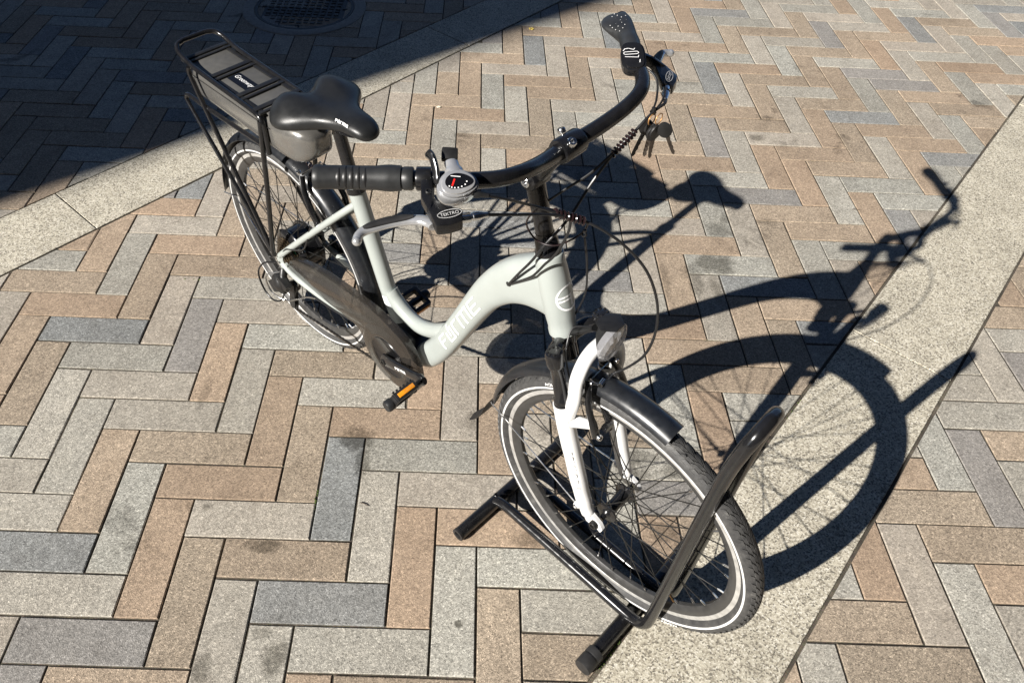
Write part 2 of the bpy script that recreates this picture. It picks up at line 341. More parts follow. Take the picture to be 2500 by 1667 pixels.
def strokes_mesh(mb, polys, width, fn, lift=0.0003, shear=0.0, mat=None):
    """flat lettering made of straight strokes; fn(u, v, h) places it on the surface"""
    for pl in polys:
        for (x0, y0), (x1, y1) in zip(pl, pl[1:]):
            d = math.hypot(x1 - x0, y1 - y0) or 1; ux, uy = (x1 - x0) / d, (y1 - y0) / d; h = width / 2
            x0_, y0_, x1_, y1_ = x0 - ux * h, y0 - uy * h, x1 + ux * h, y1 + uy * h
            k = max(1, int(d / (width * 1.5))); top = []
            for i in range(k + 1):
                t = i / k; px, py = lerp(x0_, x1_, t), lerp(y0_, y1_, t)
                for sgn in (1, -1):
                    qx, qy = px - uy * h * sgn, py + ux * h * sgn
                    top.append(fn(qx + shear * qy, qy, lift))
            mb.add(top, [[2 * i, 2 * i + 1, 2 * i + 3, 2 * i + 2] for i in range(k)], mat)
def text_on(name, body, size, fn, mat, parent, shear=0.0, lift=0.0004, align='LEFT'):
    cu = bpy.data.curves.new('lettering', 'FONT'); cu.body = body; cu.size = size; cu.shear = shear; cu.resolution_u = 3; cu.align_x = align
    t = bpy.data.objects.new('lettering', cu); col.objects.link(t)
    dg = bpy.context.evaluated_depsgraph_get(); me = bpy.data.meshes.new_from_object(t.evaluated_get(dg))
    bpy.data.objects.remove(t); bpy.data.curves.remove(cu)
    for v in me.vertices: v.co = fn(v.co.x, v.co.y, lift)
    me.materials.clear(); me.materials.append(M[mat]); me.name = name
    return link(name, me, parent)

# ------------------------------------------------------------------ ground, pavers and bands
U = 0.1; ASP = 1.000457; SHR = -0.016207          # laying module and the slight skew of the laid field
def lat(x, y): return (U * (x + SHR * y), U * ASP * y)
NX, NY = 0.763, -0.646                              # across the concrete bands
BAND1 = (-1.563, -1.2755); BAND2 = (0.843, 1.1455)
MH = (-0.352, 2.905)                                # manhole centre
me = MB().add([(-250, -250, -0.0040), (250, -250, -0.0040), (250, 250, -0.0040), (-250, 250, -0.0040)], [[0, 1, 2, 3]]).mesh('ground', 'joint_sand', smooth=False)
ground = tag(link('ground', me), kind='structure')
pavement = tag(link('pavement', None), kind='structure')

def clip(poly, a, b, c):
    """keep a*x + b*y <= c"""
    out = []
    for i, p in enumerate(poly):
        q = poly[(i + 1) % len(poly)]; dp, dq = a * p[0] + b * p[1] - c, a * q[0] + b * q[1] - c
        if dp <= 0: out.append(p)
        if (dp < 0 < dq) or (dq < 0 < dp):
            t = dp / (dp - dq); out.append((p[0] + (q[0] - p[0]) * t, p[1] + (q[1] - p[1]) * t))
    return out
def parea(P): return 0.5 * abs(sum(p[0] * q[1] - q[0] * p[1] for p, q in zip(P, P[1:] + P[:1])))
def inset(P, d):
    """move every side of a convex outline inwards"""
    s = sum(p[0] * q[1] - q[0] * p[1] for p, q in zip(P, P[1:] + P[:1])); P = P if s > 0 else P[::-1]; out = P
    for p, q in zip(P, P[1:] + P[:1]):
        ex, ey = q[0] - p[0], q[1] - p[1]; l = math.hypot(ex, ey)
        if l < 1e-6: continue
        nx, ny = ey / l, -ex / l; out = clip(out, nx, ny, nx * p[0] + ny * p[1] - d)
        if len(out) < 3: return []
    return out
H_, V_ = {}, {}
def put(t, tone, s):
    for it in s.split():
        x, y = it.split(','); t[(int(x), int(y))] = tone
put(H_, 'G', '-4,16 -2,14 -6,12 -3,9 -2,8 1,5 -5,5 -4,4 3,3 -1,1 2,-2 4,2 6,0 7,-1 9,3 4,8 -1,7 12,30 7,29 9,27 11,25 4,26 6,24 9,21 10,20 5,19 2,16 18,30 14,28 20,28 16,26 13,23 19,23 11,19 17,19 14,16 11,13 13,11 9,9 1,23')
put(H_, 'T', '-3,15 -1,13 -5,11 -4,10 -7,13 0,6 2,4 -3,3 -2,2 0,0 3,-3 5,1 7,5 8,4 3,9 11,31 8,28 10,26 12,24 5,25 7,23 8,22 3,21 4,20 6,18 7,17 1,17 16,32 13,29 19,29 15,27 17,25 18,24 14,22 15,21 16,20 12,18 13,17 15,33 16,14 12,12 15,9')
put(H_, 'B', '1,-1 10,2 17,31 15,15 14,10 16,8 8,10')
put(V_, 'G', '-4,15 0,17 3,14 -1,12 -4,9 -1,6 3,2 0,-1 1,-2 5,0 5,6 7,4 9,2 11,6 12,7 11,30 9,26 11,24 12,23 6,23 7,22 9,20 2,21 4,19 6,17 10,19 1,22 20,33 15,32 21,32 17,30 19,28 15,26 20,27 17,24 19,22 16,19 14,15 15,14 11,12 10,13 13,10 17,12')
put(V_, 'T', '-3,14 1,16 2,15 -1,18 -2,13 1,10 -2,7 0,5 1,4 -1,0 -2,1 2,-3 4,1 6,-1 6,5 4,7 10,31 7,28 10,25 5,24 8,21 3,20 5,18 14,33 16,31 22,31 13,28 18,29 14,27 18,23 13,22 14,21 17,18 18,17 20,21 19,34 13,16 16,13 12,11 14,9')
put(V_, 'B', '-5,16 -3,8 2,3 9,32 12,29 8,27 6,29 16,25 15,20 23,30')
pieces = []                                          # (outline in module units, tone)
rng = random.Random(11)
def rtone(): return rng.choices('GTB', (46, 41, 13))[0]
skip = {('H', 2, 22), ('V', 4, 25), ('V', 3, 26), ('H', 1, 23), ('V', 7, -2), ('H', 8, -2)}
for k in range(-130, 131):
    for m_ in range(-40, 41):
        x, y = k + 6 * m_, -k
        if -60 < x < 75 and -40 < y < 85:
            if ('H', x, y) not in skip: pieces.append(([(x, y - 1), (x + 3, y - 1), (x + 3, y), (x, y)], H_.get((x, y)) or rtone()))
        x, y = k + 3 + 6 * m_, -k + 2
        if -60 < x < 75 and -40 < y < 85:
            if ('V', x, y) not in skip: pieces.append(([(x, y - 3), (x + 1, y - 3), (x + 1, y), (x, y)], V_.get((x, y)) or rtone()))
for (x0, x1, y0, y1, t_) in ((3, 4, 21, 26, 'G'), (4, 5, 21, 23, 'T'), (4, 5, 23, 25, 'G'), (1, 3, 22, 24, 'G'), (2, 3, 21, 22, 'G'), (7, 11, -3, -2, 'T'), (7, 8, -5, -3, 'G')):
    pieces.append(([(x0, y0), (x1, y0), (x1, y1), (x0, y1)], t_))
cinv = cam.matrix_world.inverted()
def topx(x, y):
    p = cinv @ Vector((x, y, 0))
    if p.z > -0.05: return None
    return 1184 + 1910.59 * p.x / -p.z, 680 - 1910.59 * p.y / -p.z
cand = []
for P, tone in pieces:
    W = [lat(*p) for p in P]
    for lo, hi in ((-99, BAND1[0] - 0.001), (BAND1[1] + 0.003, BAND2[0] - 0.004), (BAND2[1] + 0.003, 99)):
        Q = clip(clip(W, NX, NY, hi), -NX, -NY, -lo)
        if len(Q) < 3 or parea(Q) < 0.00035: continue
        if all(math.hypot(q[0] - MH[0], q[1] - MH[1]) < 0.29 for q in Q): continue
        whole = len(Q) == 4 and abs(parea(Q) - parea(W)) < 1e-6
        S = [topx(*q) for q in Q]; a = 0
        if all(S) and any(-20 < u < 2520 and -20 < v < 1690 for u, v in S): a = parea([(min(max(u, 0), 2500), min(max(v, 0), 1667)) for u, v in S])
        cand.append((a, Q, tone, whole))
cand.sort(key=lambda c: -c[0])
def paver(mb, Q, origin, gap, rg, mat=0, z=0.0):
    O_ = inset(Q, gap)
    if len(O_) < 3: return
    I_ = inset(O_, 0.0016)
    if len(I_) != len(O_): I_ = [(lerp(p[0], sum(q[0] for q in O_) / len(O_), 0.06), lerp(p[1], sum(q[1] for q in O_) / len(O_), 0.06)) for p in O_]
    n = len(O_); j = lambda p: (p[0] + rg.uniform(-.0006, .0006) - origin[0], p[1] + rg.uniform(-.0006, .0006) - origin[1])
    O_ = [j(p) for p in O_]; I_ = [j(p) for p in I_]
    vs = [(x, y, z) for x, y in I_] + [(x, y, z - rg.uniform(0.0010, 0.0019)) for x, y in O_] + [(x, y, -0.014) for x, y in O_]
    fs = [list(range(n))] + [[i, n + i, n + (i + 1) % n, (i + 1) % n] for i in range(n)] + [[n + i, 2 * n + i, 2 * n + (i + 1) % n, n + (i + 1) % n] for i in range(n)]
    mb.add(vs, fs, mat)
shared = {}
field = {'G': MB(), 'T': MB(), 'B': MB()}
fieldmb = MB()
for idx, (a, Q, tone, whole) in enumerate(cand):
    cx_, cy_ = sum(q[0] for q in Q) / len(Q), sum(q[1] for q in Q) / len(Q)
    if idx < 300 and a > 0:
        if whole:
            hor = (max(q[0] for q in Q) - min(q[0] for q in Q)) > 0.2; key = (hor, tone, rng.randrange(4))
            if key not in shared:
                mb = MB(); paver(mb, Q, (cx_, cy_), rng.uniform(0.0021, 0.0029), rng); shared[key] = mb.mesh('brick', 'paver_' + tone, smooth=False)
            me = shared[key]
        else:
            mb = MB(); paver(mb, Q, (cx_, cy_), 0.0025, rng)
            if not mb.v: continue
            me = mb.mesh('brick', 'paver_' + tone, smooth=False)
        o = link('brick', me, pavement, (cx_ + rng.uniform(-.0006, .0006), cy_ + rng.uniform(-.0006, .0006), rng.uniform(-0.0009, 0.0007)))
        o.rotation_euler = (R(rng.uniform(-.35, .35)), R(rng.uniform(-.25, .25)), R(rng.uniform(-.25, .25)))
    else:
        paver(fieldmb, Q, (0, 0), 0.0025, rng, 'GTB'.index(tone), rng.uniform(-0.001, 0.0008))
fo = fieldmb.obj('brick_field', ['paver_field_G', 'paver_field_T', 'paver_field_B'], pavement, smooth=False); fo['kind'] = 'stuff'

TX, TY = 0.646, 0.763                                # along the bands
def bandpt(n, t): return (n * NX + t * TX, n * NY + t * TY)
for nm, (n0, n1), t0, step in (('concrete_band', BAND1, 2.279, 1.9), ('concrete_band', BAND2, 1.72, 1.9)):
    bo = tag(link(nm, None), kind='structure')
    for k in range(-3, 4):
        Q = [bandpt(n0, t0 + k * step), bandpt(n1, t0 + k * step), bandpt(n1, t0 + (k + 1) * step), bandpt(n0, t0 + (k + 1) * step)]
        c0 = (sum(q[0] for q in Q) / 4, sum(q[1] for q in Q) / 4)
        mb = MB(); paver(mb, Q, c0, 0.0022, rng, 0, 0.001); link('slab', mb.mesh('slab', 'exposed_aggregate', smooth=False), bo, (*c0, 0))

# moss in a few joints
mm = MB()
for (x, y, dx, dy, n) in ((0.195, 0.105, 0.0, 1, 16), (0.48, 0.36, 0, 1, 9), (-0.33, 0.882, 1, 0, 10), (1.46, 1.86, 0.0, 1, 12), (-0.30, 0.86, 0, 1, 6), (1.49, 0.45, .646, .763, 22), (0.90, -0.235, .646, .763, 20)):
    for i in range(n):
        t = rng.uniform(-0.045, 0.045); mm.ball((x + dx * t + rng.uniform(-.0025, .0025), y + dy * t + rng.uniform(-.0025, .0025), -0.0025), (rng.uniform(.0015, .004), rng.uniform(.0015, .004), rng.uniform(.001, .0028)), 6, 4)
tag(mm.obj('moss', 'moss_green'), 'green moss growing in the joints between the pavers', 'moss', kind='stuff')

# manhole cover: iron lid with raised grid inside a frame, set in a concrete collar
man = empty('manhole_cover', 'round dark iron manhole cover set in a pale concrete collar in the shade', 'manhole cover', Matrix.Translation((*MH, 0.0)))
MB().lathe([(0.252, -0.01), (0.252, 0.0035), (0.262, 0.0045), (0.303, 0.0042), (0.309, 0.0025), (0.311, -0.01)], axis=(0, 0, 1), n=64).obj('collar', 'collar_concrete', man)
MB().lathe([(0.249, -0.012), (0.249, 0.003), (0.234, 0.003), (0.233, -0.004)], axis=(0, 0, 1), n=64).obj('rim', 'iron', man)
lid = MB().lathe([(0.001, -0.001), (0.228, -0.001), (0.2305, -0.004), (0.2305, -0.012)], axis=(0, 0, 1), n=64).obj('lid', 'iron', man)
g = MB()
for i in range(-6, 7):
    for j in range(-6, 7):
        x, y = i * 0.034, j * 0.034
        if math.hypot(x, y) < 0.205: g.box((x, y, 0.0008), (0.024, 0.024 if (i + j) % 2 else 0.012, 0.005), taper=0.85)
st = g.obj('raised_tread', 'iron', lid, smooth=False)

# fallen bits on the paving
def petal(name, label, x, y, r, mat, z=0.0022):
    mb = MB(); n = 9; pts = [(r * (1 + .35 * math.sin(2.3 * i)) * math.cos(2 * math.pi * i / n), r * .7 * (1 + .3 * math.cos(3.1 * i)) * math.sin(2 * math.pi * i / n)) for i in range(n)]
    mb.plate(pts, 0, 0.0012, lambda u, v, h: (u, v, h + 0.0012 * math.sin(u * 300)))
    o = mb.obj(name, mat); o.location = (x, y, z); tag(o, label, 'petal'); return o
petal('petal', 'cream oval petal lying on a tan brick behind the saddle', 0.385, 1.99, 0.0095, 'petal_cream')
fl = empty('flower', 'small crumpled yellow flower on a tan brick near the shadow edge', 'flower', Matrix.Translation((0.80, 2.765, 0.002)))
for i in range(5):
    a = i * 1.26; mb = MB(); mb.ball((0.009 * math.cos(a), 0.009 * math.sin(a), 0.002), (0.006, 0.004, 0.002), 8, 5); mb.obj('petal', 'petal_yellow', fl)
def twig(x, y, a, l, label):
    mb = MB(); mb.tube(crom([(-l / 2, 0, 0), (0, l * .06, 0.0006), (l / 2, 0, 0)], 4), [0.0012] * 4 + [0.001] * 5, 6)
    o = mb.obj('twig', 'twig_brown'); o.location = (x, y, 0.002); o.rotation_euler = (0, 0, a); tag(o, label, 'twig')
twig(0.318, 0.10, -0.42, 0.022, 'thin brown twig lying on the grey brick left of the wheel stand')
twig(1.97, 1.385, -0.1, 0.03, 'dark twig on the tan brick at the right, beyond the saddle shadow')

# ------------------------------------------------------------------ the building whose shadow crosses the paving
bld = empty('building', 'tall plain rendered building left of the paving that throws the dark shadow', 'building')
e1 = Vector((-0.635, 0.7727, 0)); e2 = Vector((-0.7727, -0.635, 0)); P0 = Vector((0.2, 2.28, 0)) + e2 * 13.0; ez = Vector((0, 0, 1))
BW, BD, BH = 34.0, 9.0, 27.0
mb = MB(); mb.box(P0 + e1 * BW / 2 + e2 * BD / 2 + ez * BH / 2, (BW, BD, BH), (e1, e2, ez)); mb.obj('wall', 'wall_render', bld, smooth=False)
mb = MB(); mb.box(P0 + e1 * (BW / 2 + .1) + e2 * (BD / 2 + .1) + ez * (BH + .12), (BW - .2, BD - .2, .24), (e1, e2, ez)); mb.obj('parapet', 'wall_render', bld, smooth=False)
fr = MB(); fr.box((0, 0, 0), (1.3, .12, 1.6), (e1, e2, ez)); frm = fr.mesh('window_frame', 'window_frame', smooth=False)
gl = MB(); gl.box((0, 0, 0), (1.14, .02, 1.44), (e1, e2, ez)); glm = gl.mesh('pane', 'window_glass', smooth=False)
for i in range(12):
    for j in range(8):
        c = P0 + e1 * (1.6 + 2.6 * i) + ez * (1.7 + 3.1 * j) - e2 * 0.02
        w_ = link('window', frm, bld, c); link('pane', glm, w_, -e2 * 0.055)

# unseen building form added right of and behind the viewer to cut skylight
sky_blocker = empty('building', 'long dark building form, unseen, added on the right to cut skylight on the paving', 'building')
f1 = Vector((0.7727, 0.635, 0)); f2 = Vector((0.635, -0.7727, 0)); Q0 = f2 * 3.6
mb = MB(); mb.box(Q0 + f1 * 2.0 + f2 * 4.0 + ez * 9.0, (36.0, 8.0, 18.0), (f1, f2, ez)); mb.obj('wall', 'blocker_dark', sky_blocker, smooth=False)
fr = MB(); fr.box((0, 0, 0), (1.5, .10, 1.9), (f1, f2, ez)); frm = fr.mesh('window_frame', 'window_frame', smooth=False)
gl = MB(); gl.box((0, 0, 0), (1.34, .02, 1.74), (f1, f2, ez)); glm = gl.mesh('pane', 'window_glass', smooth=False)
for i in range(12):
    for j in range(5):
        w_ = link('window', frm, sky_blocker, Q0 + f1 * (-14.0 + 2.7 * i) + ez * (2.0 + 3.3 * j) - f2 * 0.02); link('pane', glm, w_, -f2 * 0.045)

# ------------------------------------------------------------------ the bicycle (x forward, y to its left, z up, origin under the rear wheel)
HEAD, LEAN = -0.7620786, -0.0390264
bd = Vector((math.cos(HEAD), math.sin(HEAD), 0)); s0 = Vector((-math.sin(HEAD), math.cos(HEAD), 0))
bu = Vector((0, 0, 1)) * math.cos(LEAN) + s0 * math.sin(LEAN); bs = bu.cross(bd)
BM = Matrix((bd, bs, bu)).transposed().to_4x4(); BM.translation = (0.0995, 0.696, 0.0008)
bike = empty('electric_bicycle', 'pale grey-green step-through electric bicycle with rear rack battery and white fork', 'bicycle', BM)
RO, WB = 0.3223, 1.0905
FC, RC = Vector((WB, 0, RO)), Vector((0, 0, RO))
def mir(p): return (p[0], -p[1], p[2])
def planar(pts): return [(x, 0.0, z) for x, z in pts]

# ---- frame: one welded white-painted body with parts of its own
def spline1(ts, vals, t):
    for i in range(len(ts) - 1):
        if t <= ts[i + 1]:
            u = (t - ts[i]) / (ts[i + 1] - ts[i]); return lerp(vals[i], vals[i + 1], u * u * (3 - 2 * u))
    return vals[-1]
BEAM = [(.872, .797, .066, .027), (.838, .784, .057, .0275), (.803, .764, .049, .0275), (.767, .733, .042, .027), (.731, .688, .036, .0265), (.700, .635, .0325, .026), (.662, .560, .0305, .0255), (.619, .474, .030, .0255), (.570, .383, .031, .026), (.528, .322, .032, .0265), (.508, .302, .030, .026)]
bp_ = crom([(x, 0, z) for x, z, a, b in BEAM], 6)
ba = crom([(a, b, 0) for x, z, a, b in BEAM], 6)
fr = MB()
fr.tube(bp_, [(q[0], q[1]) for q in ba], 40, side=(0, 1, 0), sq=.72)
HT0, HT1 = Vector((.909, 0, .708)), Vector((.8585, 0, .871)); hax = (HT1 - HT0).normalized()
hl = (HT1 - HT0).length
fr.lathe([(.0, 0), (.0235, 0), (.0265, .002), (.0268, .012), (.0255, .018), (.0268, .035), (.0295, .075), (.0298, .10), (.0282, .135), (.0262, hl - .012), (.0262, hl - .002), (.0245, hl), (0, hl)], HT0, hax, 32)
fr.tube([(.860, -.0, .755), (.905, 0, .735)], [(.03, .015), (.02, .012)], 16, side=(0, 1, 0))
fr.tube([(.4405, 0, .285), (.3775, 0, .453), (.302, 0, .705)], [.0195, .0195, .0195], 24)
fr.lathe([(.0185, 0), (.0245, 0), (.0245, .068), (.0185, .068)], (.445, -.034, .288), (0, 1, 0), 24)
fr.tube(crom([(.392, 0, .44), (.412, 0, .418), (.450, 0, .396), (.496, 0, .394), (.543, 0, .416), (.592, 0, .455)], 6), .0185, 20)
for s in (-1, 1):
    fr.tube(crom([(.006, s * .066, .312), (.06, s * .066, .300), (.19, s * .058, .298), (.30, s * .042, .296), (.345, s * .032, .294), (.43, s * .022, .290)], 6), [.0085] * 6 + [.0095] * 25, 14)
    fr.tube(crom([(.002, s * .066, .340), (.10, s * .062, .443), (.20, s * .052, .547), (.27, s * .038, .620), (.310, s * .012, .662)], 6), .0088, 14)
    fr.plate([(-.014, .306), (-.004, .292), (.018, .294), (.024, .310), (.014, .330), (.018, .348), (.004, .352), (-.012, .338), (-.018, .322)], s * .063, s * .069, lambda u, v, h: (u, h, v))
    fr.lathe([(0, 0), (.007, 0), (.007, .006), (0, .006)], (.036, s * .069, .33), (0, s, 0), 12)
fr.tube([(.20, -.050, .545), (.21, .050, .556)], .0065, 12)
frame = fr.obj('frame', 'frame_paint', bike, angle=50)
# hole, decals and lettering on the frame
MB().ball((.794, -.0275, .766), (.006, .002, .005)).obj('cable_port', 'black_plastic', frame)
# seams: seat cluster collar, sleeve label band
MB().lathe([(.0200, 0), (.0203, .001), (.0203, .026), (.0200, .027)], (.3955, 0, .405), Vector((-.0755, 0, .252)), 28).obj('label_band', 'white_print', frame)
tl = []; acc = 0
for i, p in enumerate(bp_):
    if i: acc += (p - bp_[i - 1]).length
    tl.append(acc)
def beam_at(dist, v, lift, flip=True):
    """point on the right face of the main beam: dist measured up from its lower end, v across"""
    d = acc - dist; i = 0
    while i < len(tl) - 2 and tl[i + 1] < d: i += 1
    u = (d - tl[i]) / (tl[i + 1] - tl[i]); p = bp_[i].lerp(bp_[i + 1], u); t = (bp_[i] - bp_[i + 1]).normalized(); nrm = Vector((t.z, 0, -t.x)) * -1
    a, b = lerp(ba[i][0], ba[i + 1][0], u), lerp(ba[i][1], ba[i + 1][1], u)
    q = min(.97, abs(v) / a); ph = math.asin(q ** (1 / .72))
    return p + nrm * v + Vector((0, -1, 0)) * (b * math.cos(ph) ** .72 + lift)
F_ = [[(0, 0), (0, 1), (.62, 1)], [(0, .52), (.5, .52)]]
O_ = [[(.0, .78), (0, 0), (.62, 0), (.62, .95), (.46, .95)], [(.31, 1.25), (.31, .38)]]
r_ = [[(0, 0), (0, 1), (.46, 1)]]
m_ = [[(0, 0), (0, 1), (1.1, 1), (1.1, 0)], [(.55, 1), (.55, 0)]]
E_ = [[(.75, 0), (0, 0), (0, 1), (.75, 1)], [(0, .5), (.7, .5)]]
def word(glyphs, h, gap=.34):
    out = []; x = 0
    for g, wd in glyphs:
        for pl in g: out.append([((x + a) * h, b * h) for a, b in pl])
        x += wd + gap
    return out, x * h
FORME = [(F_, .62), (O_, .62), (r_, .5), (m_, 1.1), (E_, .75)]
wd, wl = word(FORME, .0265)
lm = MB(); strokes_mesh(lm, wd, .0038, lambda u, v, h: beam_at(.165 + u * 1.80, v - .0130, h), lift=.0010, shear=.10)
lm.obj('lettering', 'white_print', frame, smooth=False)
# head badge: ring and bars wrapped round the front of the head tube
def head_at(ang, s, lift):
    c = HT0 + hax * s; fx = Vector((hax.z, 0, -hax.x)); r = .0300 + lift
    return c + fx * r * math.cos(ang) + Vector((0, -1, 0)) * r * math.sin(ang)
bm_ = MB(); ring = [(.0245 * math.cos(2 * math.pi * i / 40), .0245 * math.sin(2 * math.pi * i / 40)) for i in range(41)]
strokes_mesh(bm_, [ring], .0036, lambda u, v, h: head_at(u / .0298, .086 + v, h), lift=.0004)
strokes_mesh(bm_, [[(.0215, .0040), (-.003, .0040)], [(.0225, -.0032), (-.003, -.0032)], [(-.0045, .0050), (-.0045, -.016)]], .0036, lambda u, v, h: head_at(u / .0298, .086 + v, h), lift=.0004)
bm_.obj('head_badge', 'white_print', frame, smooth=False)
# small lettering on the seat tube (pale)
def seat_at(u, v, h):
    p0, p1 = Vector((.3775, 0, .453)), Vector((.302, 0, .705)); t = (p1 - p0).normalized(); f = Vector((t.z, 0, -t.x))
    a = v / .0195 + .55; return p0 + t * (.02 + u) + (f * math.cos(a) + Vector((0, -1, 0)) * math.sin(a)) * (.0195 + h)
# lower plastic cover under the main beam, motor bracket
cv = MB(); cv.tube([beam_at(d, -.006, 0) * 1 for d in ()] or crom([(.70, 0, .606), (.645, 0, .497), (.597, 0, .402), (.556, 0, .338), (.515, 0, .292)], 5), [(.012, .022)] * 21, 16, side=(0, 1, 0))
cv.obj('cable_cover', 'smoke_plastic', bike)
bb = MB()
bb.box((.478, 0, .300), (.075, .052, .056)); bb.box((.445, 0, .335), (.05, .05, .05)); bb.box((.47, -.035, .345), (.06, .03, .05))
bb.obj('bottom_bracket_cover', 'black_plastic', bike, bevel=.008)

# ---- headset, stem, handlebar
hs = MB()
hs.lathe([(0, -.004), (.022, -.004), (.0235, 0), (.0235, .006), (.021, .010), (.020, .028), (.0165, .034), (.0165, .04)], HT1, hax, 28)
hs.obj('headset', 'black_gloss', bike); hs = MB()
hs.lathe([(.0, -.022), (.0215, -.022), (.0235, -.016), (.0235, 0), (0, 0)], HT0, hax, 28)
hs.obj('fork_bearing', 'black_gloss', bike)
stem = MB()
st0 = HT1 + hax * .03; st1 = Vector((.8165, 0, 1.006))
stem.tube([st0, st0.lerp(st1, .5), st1], [.0155, .0160, .0168], 24)
stem.lathe([(.0, -.020), (.0165, -.020), (.0185, -.017), (.0185, .017), (.0165, .020), (0, .020)], (.818, 0, 1.010), (0, 1, 0), 24)
stem.tube(crom([(.818, 0, 1.010), (.834, 0, 1.036), (.852, 0, 1.066), (.873, 0, 1.092)], 4), [(.0160, .0150)] * 13, 20, side=(0, 1, 0))
stem.lathe([(.0132, -.024), (.0185, -.024), (.0198, -.021), (.0198, .021), (.0185, .024), (.0132, .024)], (.879, 0, 1.099), (0, 1, 0), 28)
stem_o = stem.obj('stem', 'black_paint', bike)
def bolt(name, p, d, parent, r=.0052, h=.004, mat='bright_alloy'):
    MB().lathe([(0, 0), (r, 0), (r, h * .8), (r * .85, h), (r * .55, h), (r * .5, h * .35), (0, h * .35)], p, d, 12).obj(name, mat, parent)
bolt('bolt', (.818, -.020, 1.010), (0, -1, 0), stem_o, .009, .006)
bolt('bolt', (.818, .020, 1.010), (0, 1, 0), stem_o, .009, .006)
bolt('bolt', (.892, -.012, 1.116), (.45, -.1, .88), stem_o, .0075, .007); bolt('bolt', (.860, .006, 1.111), (-.5, 0, .86), stem_o, .0065, .007)
hp = [(.879, 0, 1.099), (.880, -.03, 1.100), (.886, -.07, 1.107), (.893, -.115, 1.120), (.889, -.155, 1.128), (.872, -.185, 1.131), (.845, -.211, 1.131), (.807, -.245, 1.131), (.76, -.290, 1.131), (.716, -.332, 1.130)]
half = crom(hp, 5); bar = [mir(p) for p in half[::-1]] + half[1:]
hb = MB(); hb.tube(bar, [lerp(.0118, .0130, max(0, 1 - abs(p[1]) / .12)) for p in bar], 20)
handle = hb.obj('handlebar', 'black_paint', bike)
gd = Vector((.716 - .807, -.332 + .245, 0)).normalized()      # right grip direction, outwards
def gripframe(s):
    o = Vector((.807, s * .245, 1.131)); d = Vector((gd.x, gd.y * -s, 0)); d.normalize()
    up_ = Vector((0, 0, 1)); f = up_.cross(d) * (-1 if s < 0 else 1); return o, d, f, up_        # f points backwards, away from the front
# right grip: fluted rubber with five finger notches
o_, d_, f_, u_ = gripframe(-1)
prof = [(.0, -.002), (.0150, -.002), (.0160, .0), (.0160, .011), (.0152, .012), (.0152, .0135), (.0172, .0145), (.0182, .028), (.0180, .036), (.0166, .048), (.0163, .075), (.0163, .122), (.0170, .124), (.0170, .130), (.0155, .1325), (0, .1325)]
gr = MB(); gr.lathe(prof, o_, d_, 36)
grip_r = gr.obj('grip', 'grip_rubber', bike)
nt_ = MB()
for k in range(5):
    c = o_ + d_ * (.062 + .0088 * k); tilt = (u_ * .61 - f_ * .79).normalized()
    hh = (.0075, .0098, .0102, .0098, .0075)[k]; pts = []
    for i in range(9):
        a = math.pi * (i / 8 - .5); sd_ = f_ * math.sin(a * hh / .0163 * 1.2) ; pp = c + (tilt * math.cos(a * hh / .0163 * 1.2) + d_.cross(tilt) * math.sin(a * hh / .0163 * 1.2)) * .0160
        pts.append(pp)
    nt_.tube(pts, [(.0012, .0003 + .0033 * math.cos(math.pi * (i / 8 - .5))) for i in range(9)], 10, side=d_)
nt_.obj('finger_notch', 'black_plastic', grip_r)
# left grip: winged ergonomic grip with small dots
o2, d2, f2, u2 = gripframe(1)
gl_ = MB(); rows = []
for i in range(27):
    t = i / 26; L_ = -.002 + .134 * t
    wing = .0 if t < .34 else (math.sin(min(1, (t - .34) / .36) * math.pi / 2)) ** 1.5
    endr = max(0.02, (1 - max(0, (t - .66) / .345) ** 2.3)) ** .5
    rr = (.0160 + .0012 * math.exp(-((t - .22) / .09) ** 2)); ring = []
    for j in range(32):
        a = 2 * math.pi * j / 32; x = math.cos(a); z = math.sin(a)
        back = max(0, x) ** .9; ex = rr * x * endr + wing * back * .025 * endr; zz = rr * z * endr * (1 - .42 * wing * back) + wing * back * .002
        ring.append(o2 + d2 * L_ + f2 * ex + u2 * zz)
    rows.append(ring)
vs = [q for r in rows for q in r]; fs = [[i * 32 + j, i * 32 + (j + 1) % 32, (i + 1) * 32 + (j + 1) % 32, (i + 1) * 32 + j] for i in range(26) for j in range(32)] + [list(range(32))[::-1], [26 * 32 + j for j in range(32)]]
gl_.add(vs, fs); grip_l = gl_.obj('grip', 'grip_rubber', bike)
dt = MB()
for (l, f) in [(.052, .020), (.060, .027), (.060, .012), (.070, .032), (.070, .020), (.070, .006), (.080, .035), (.080, .023), (.080, .011), (.090, .034), (.090, .024), (.090, .012), (.100, .031), (.100, .02), (.100, .008), (.110, .026), (.110, .015), (.118, .02), (.088, .0), (.105, -.002)]:
    zz = .0153 - .22 * max(0, f - .006) ; dt.ball(o2 + d2 * l * .95 + f2 * f * .8 + u2 * zz, (.0011, .0011, .0008), 6, 4)
dt.obj('grip_dots', 'grey_print', grip_l)
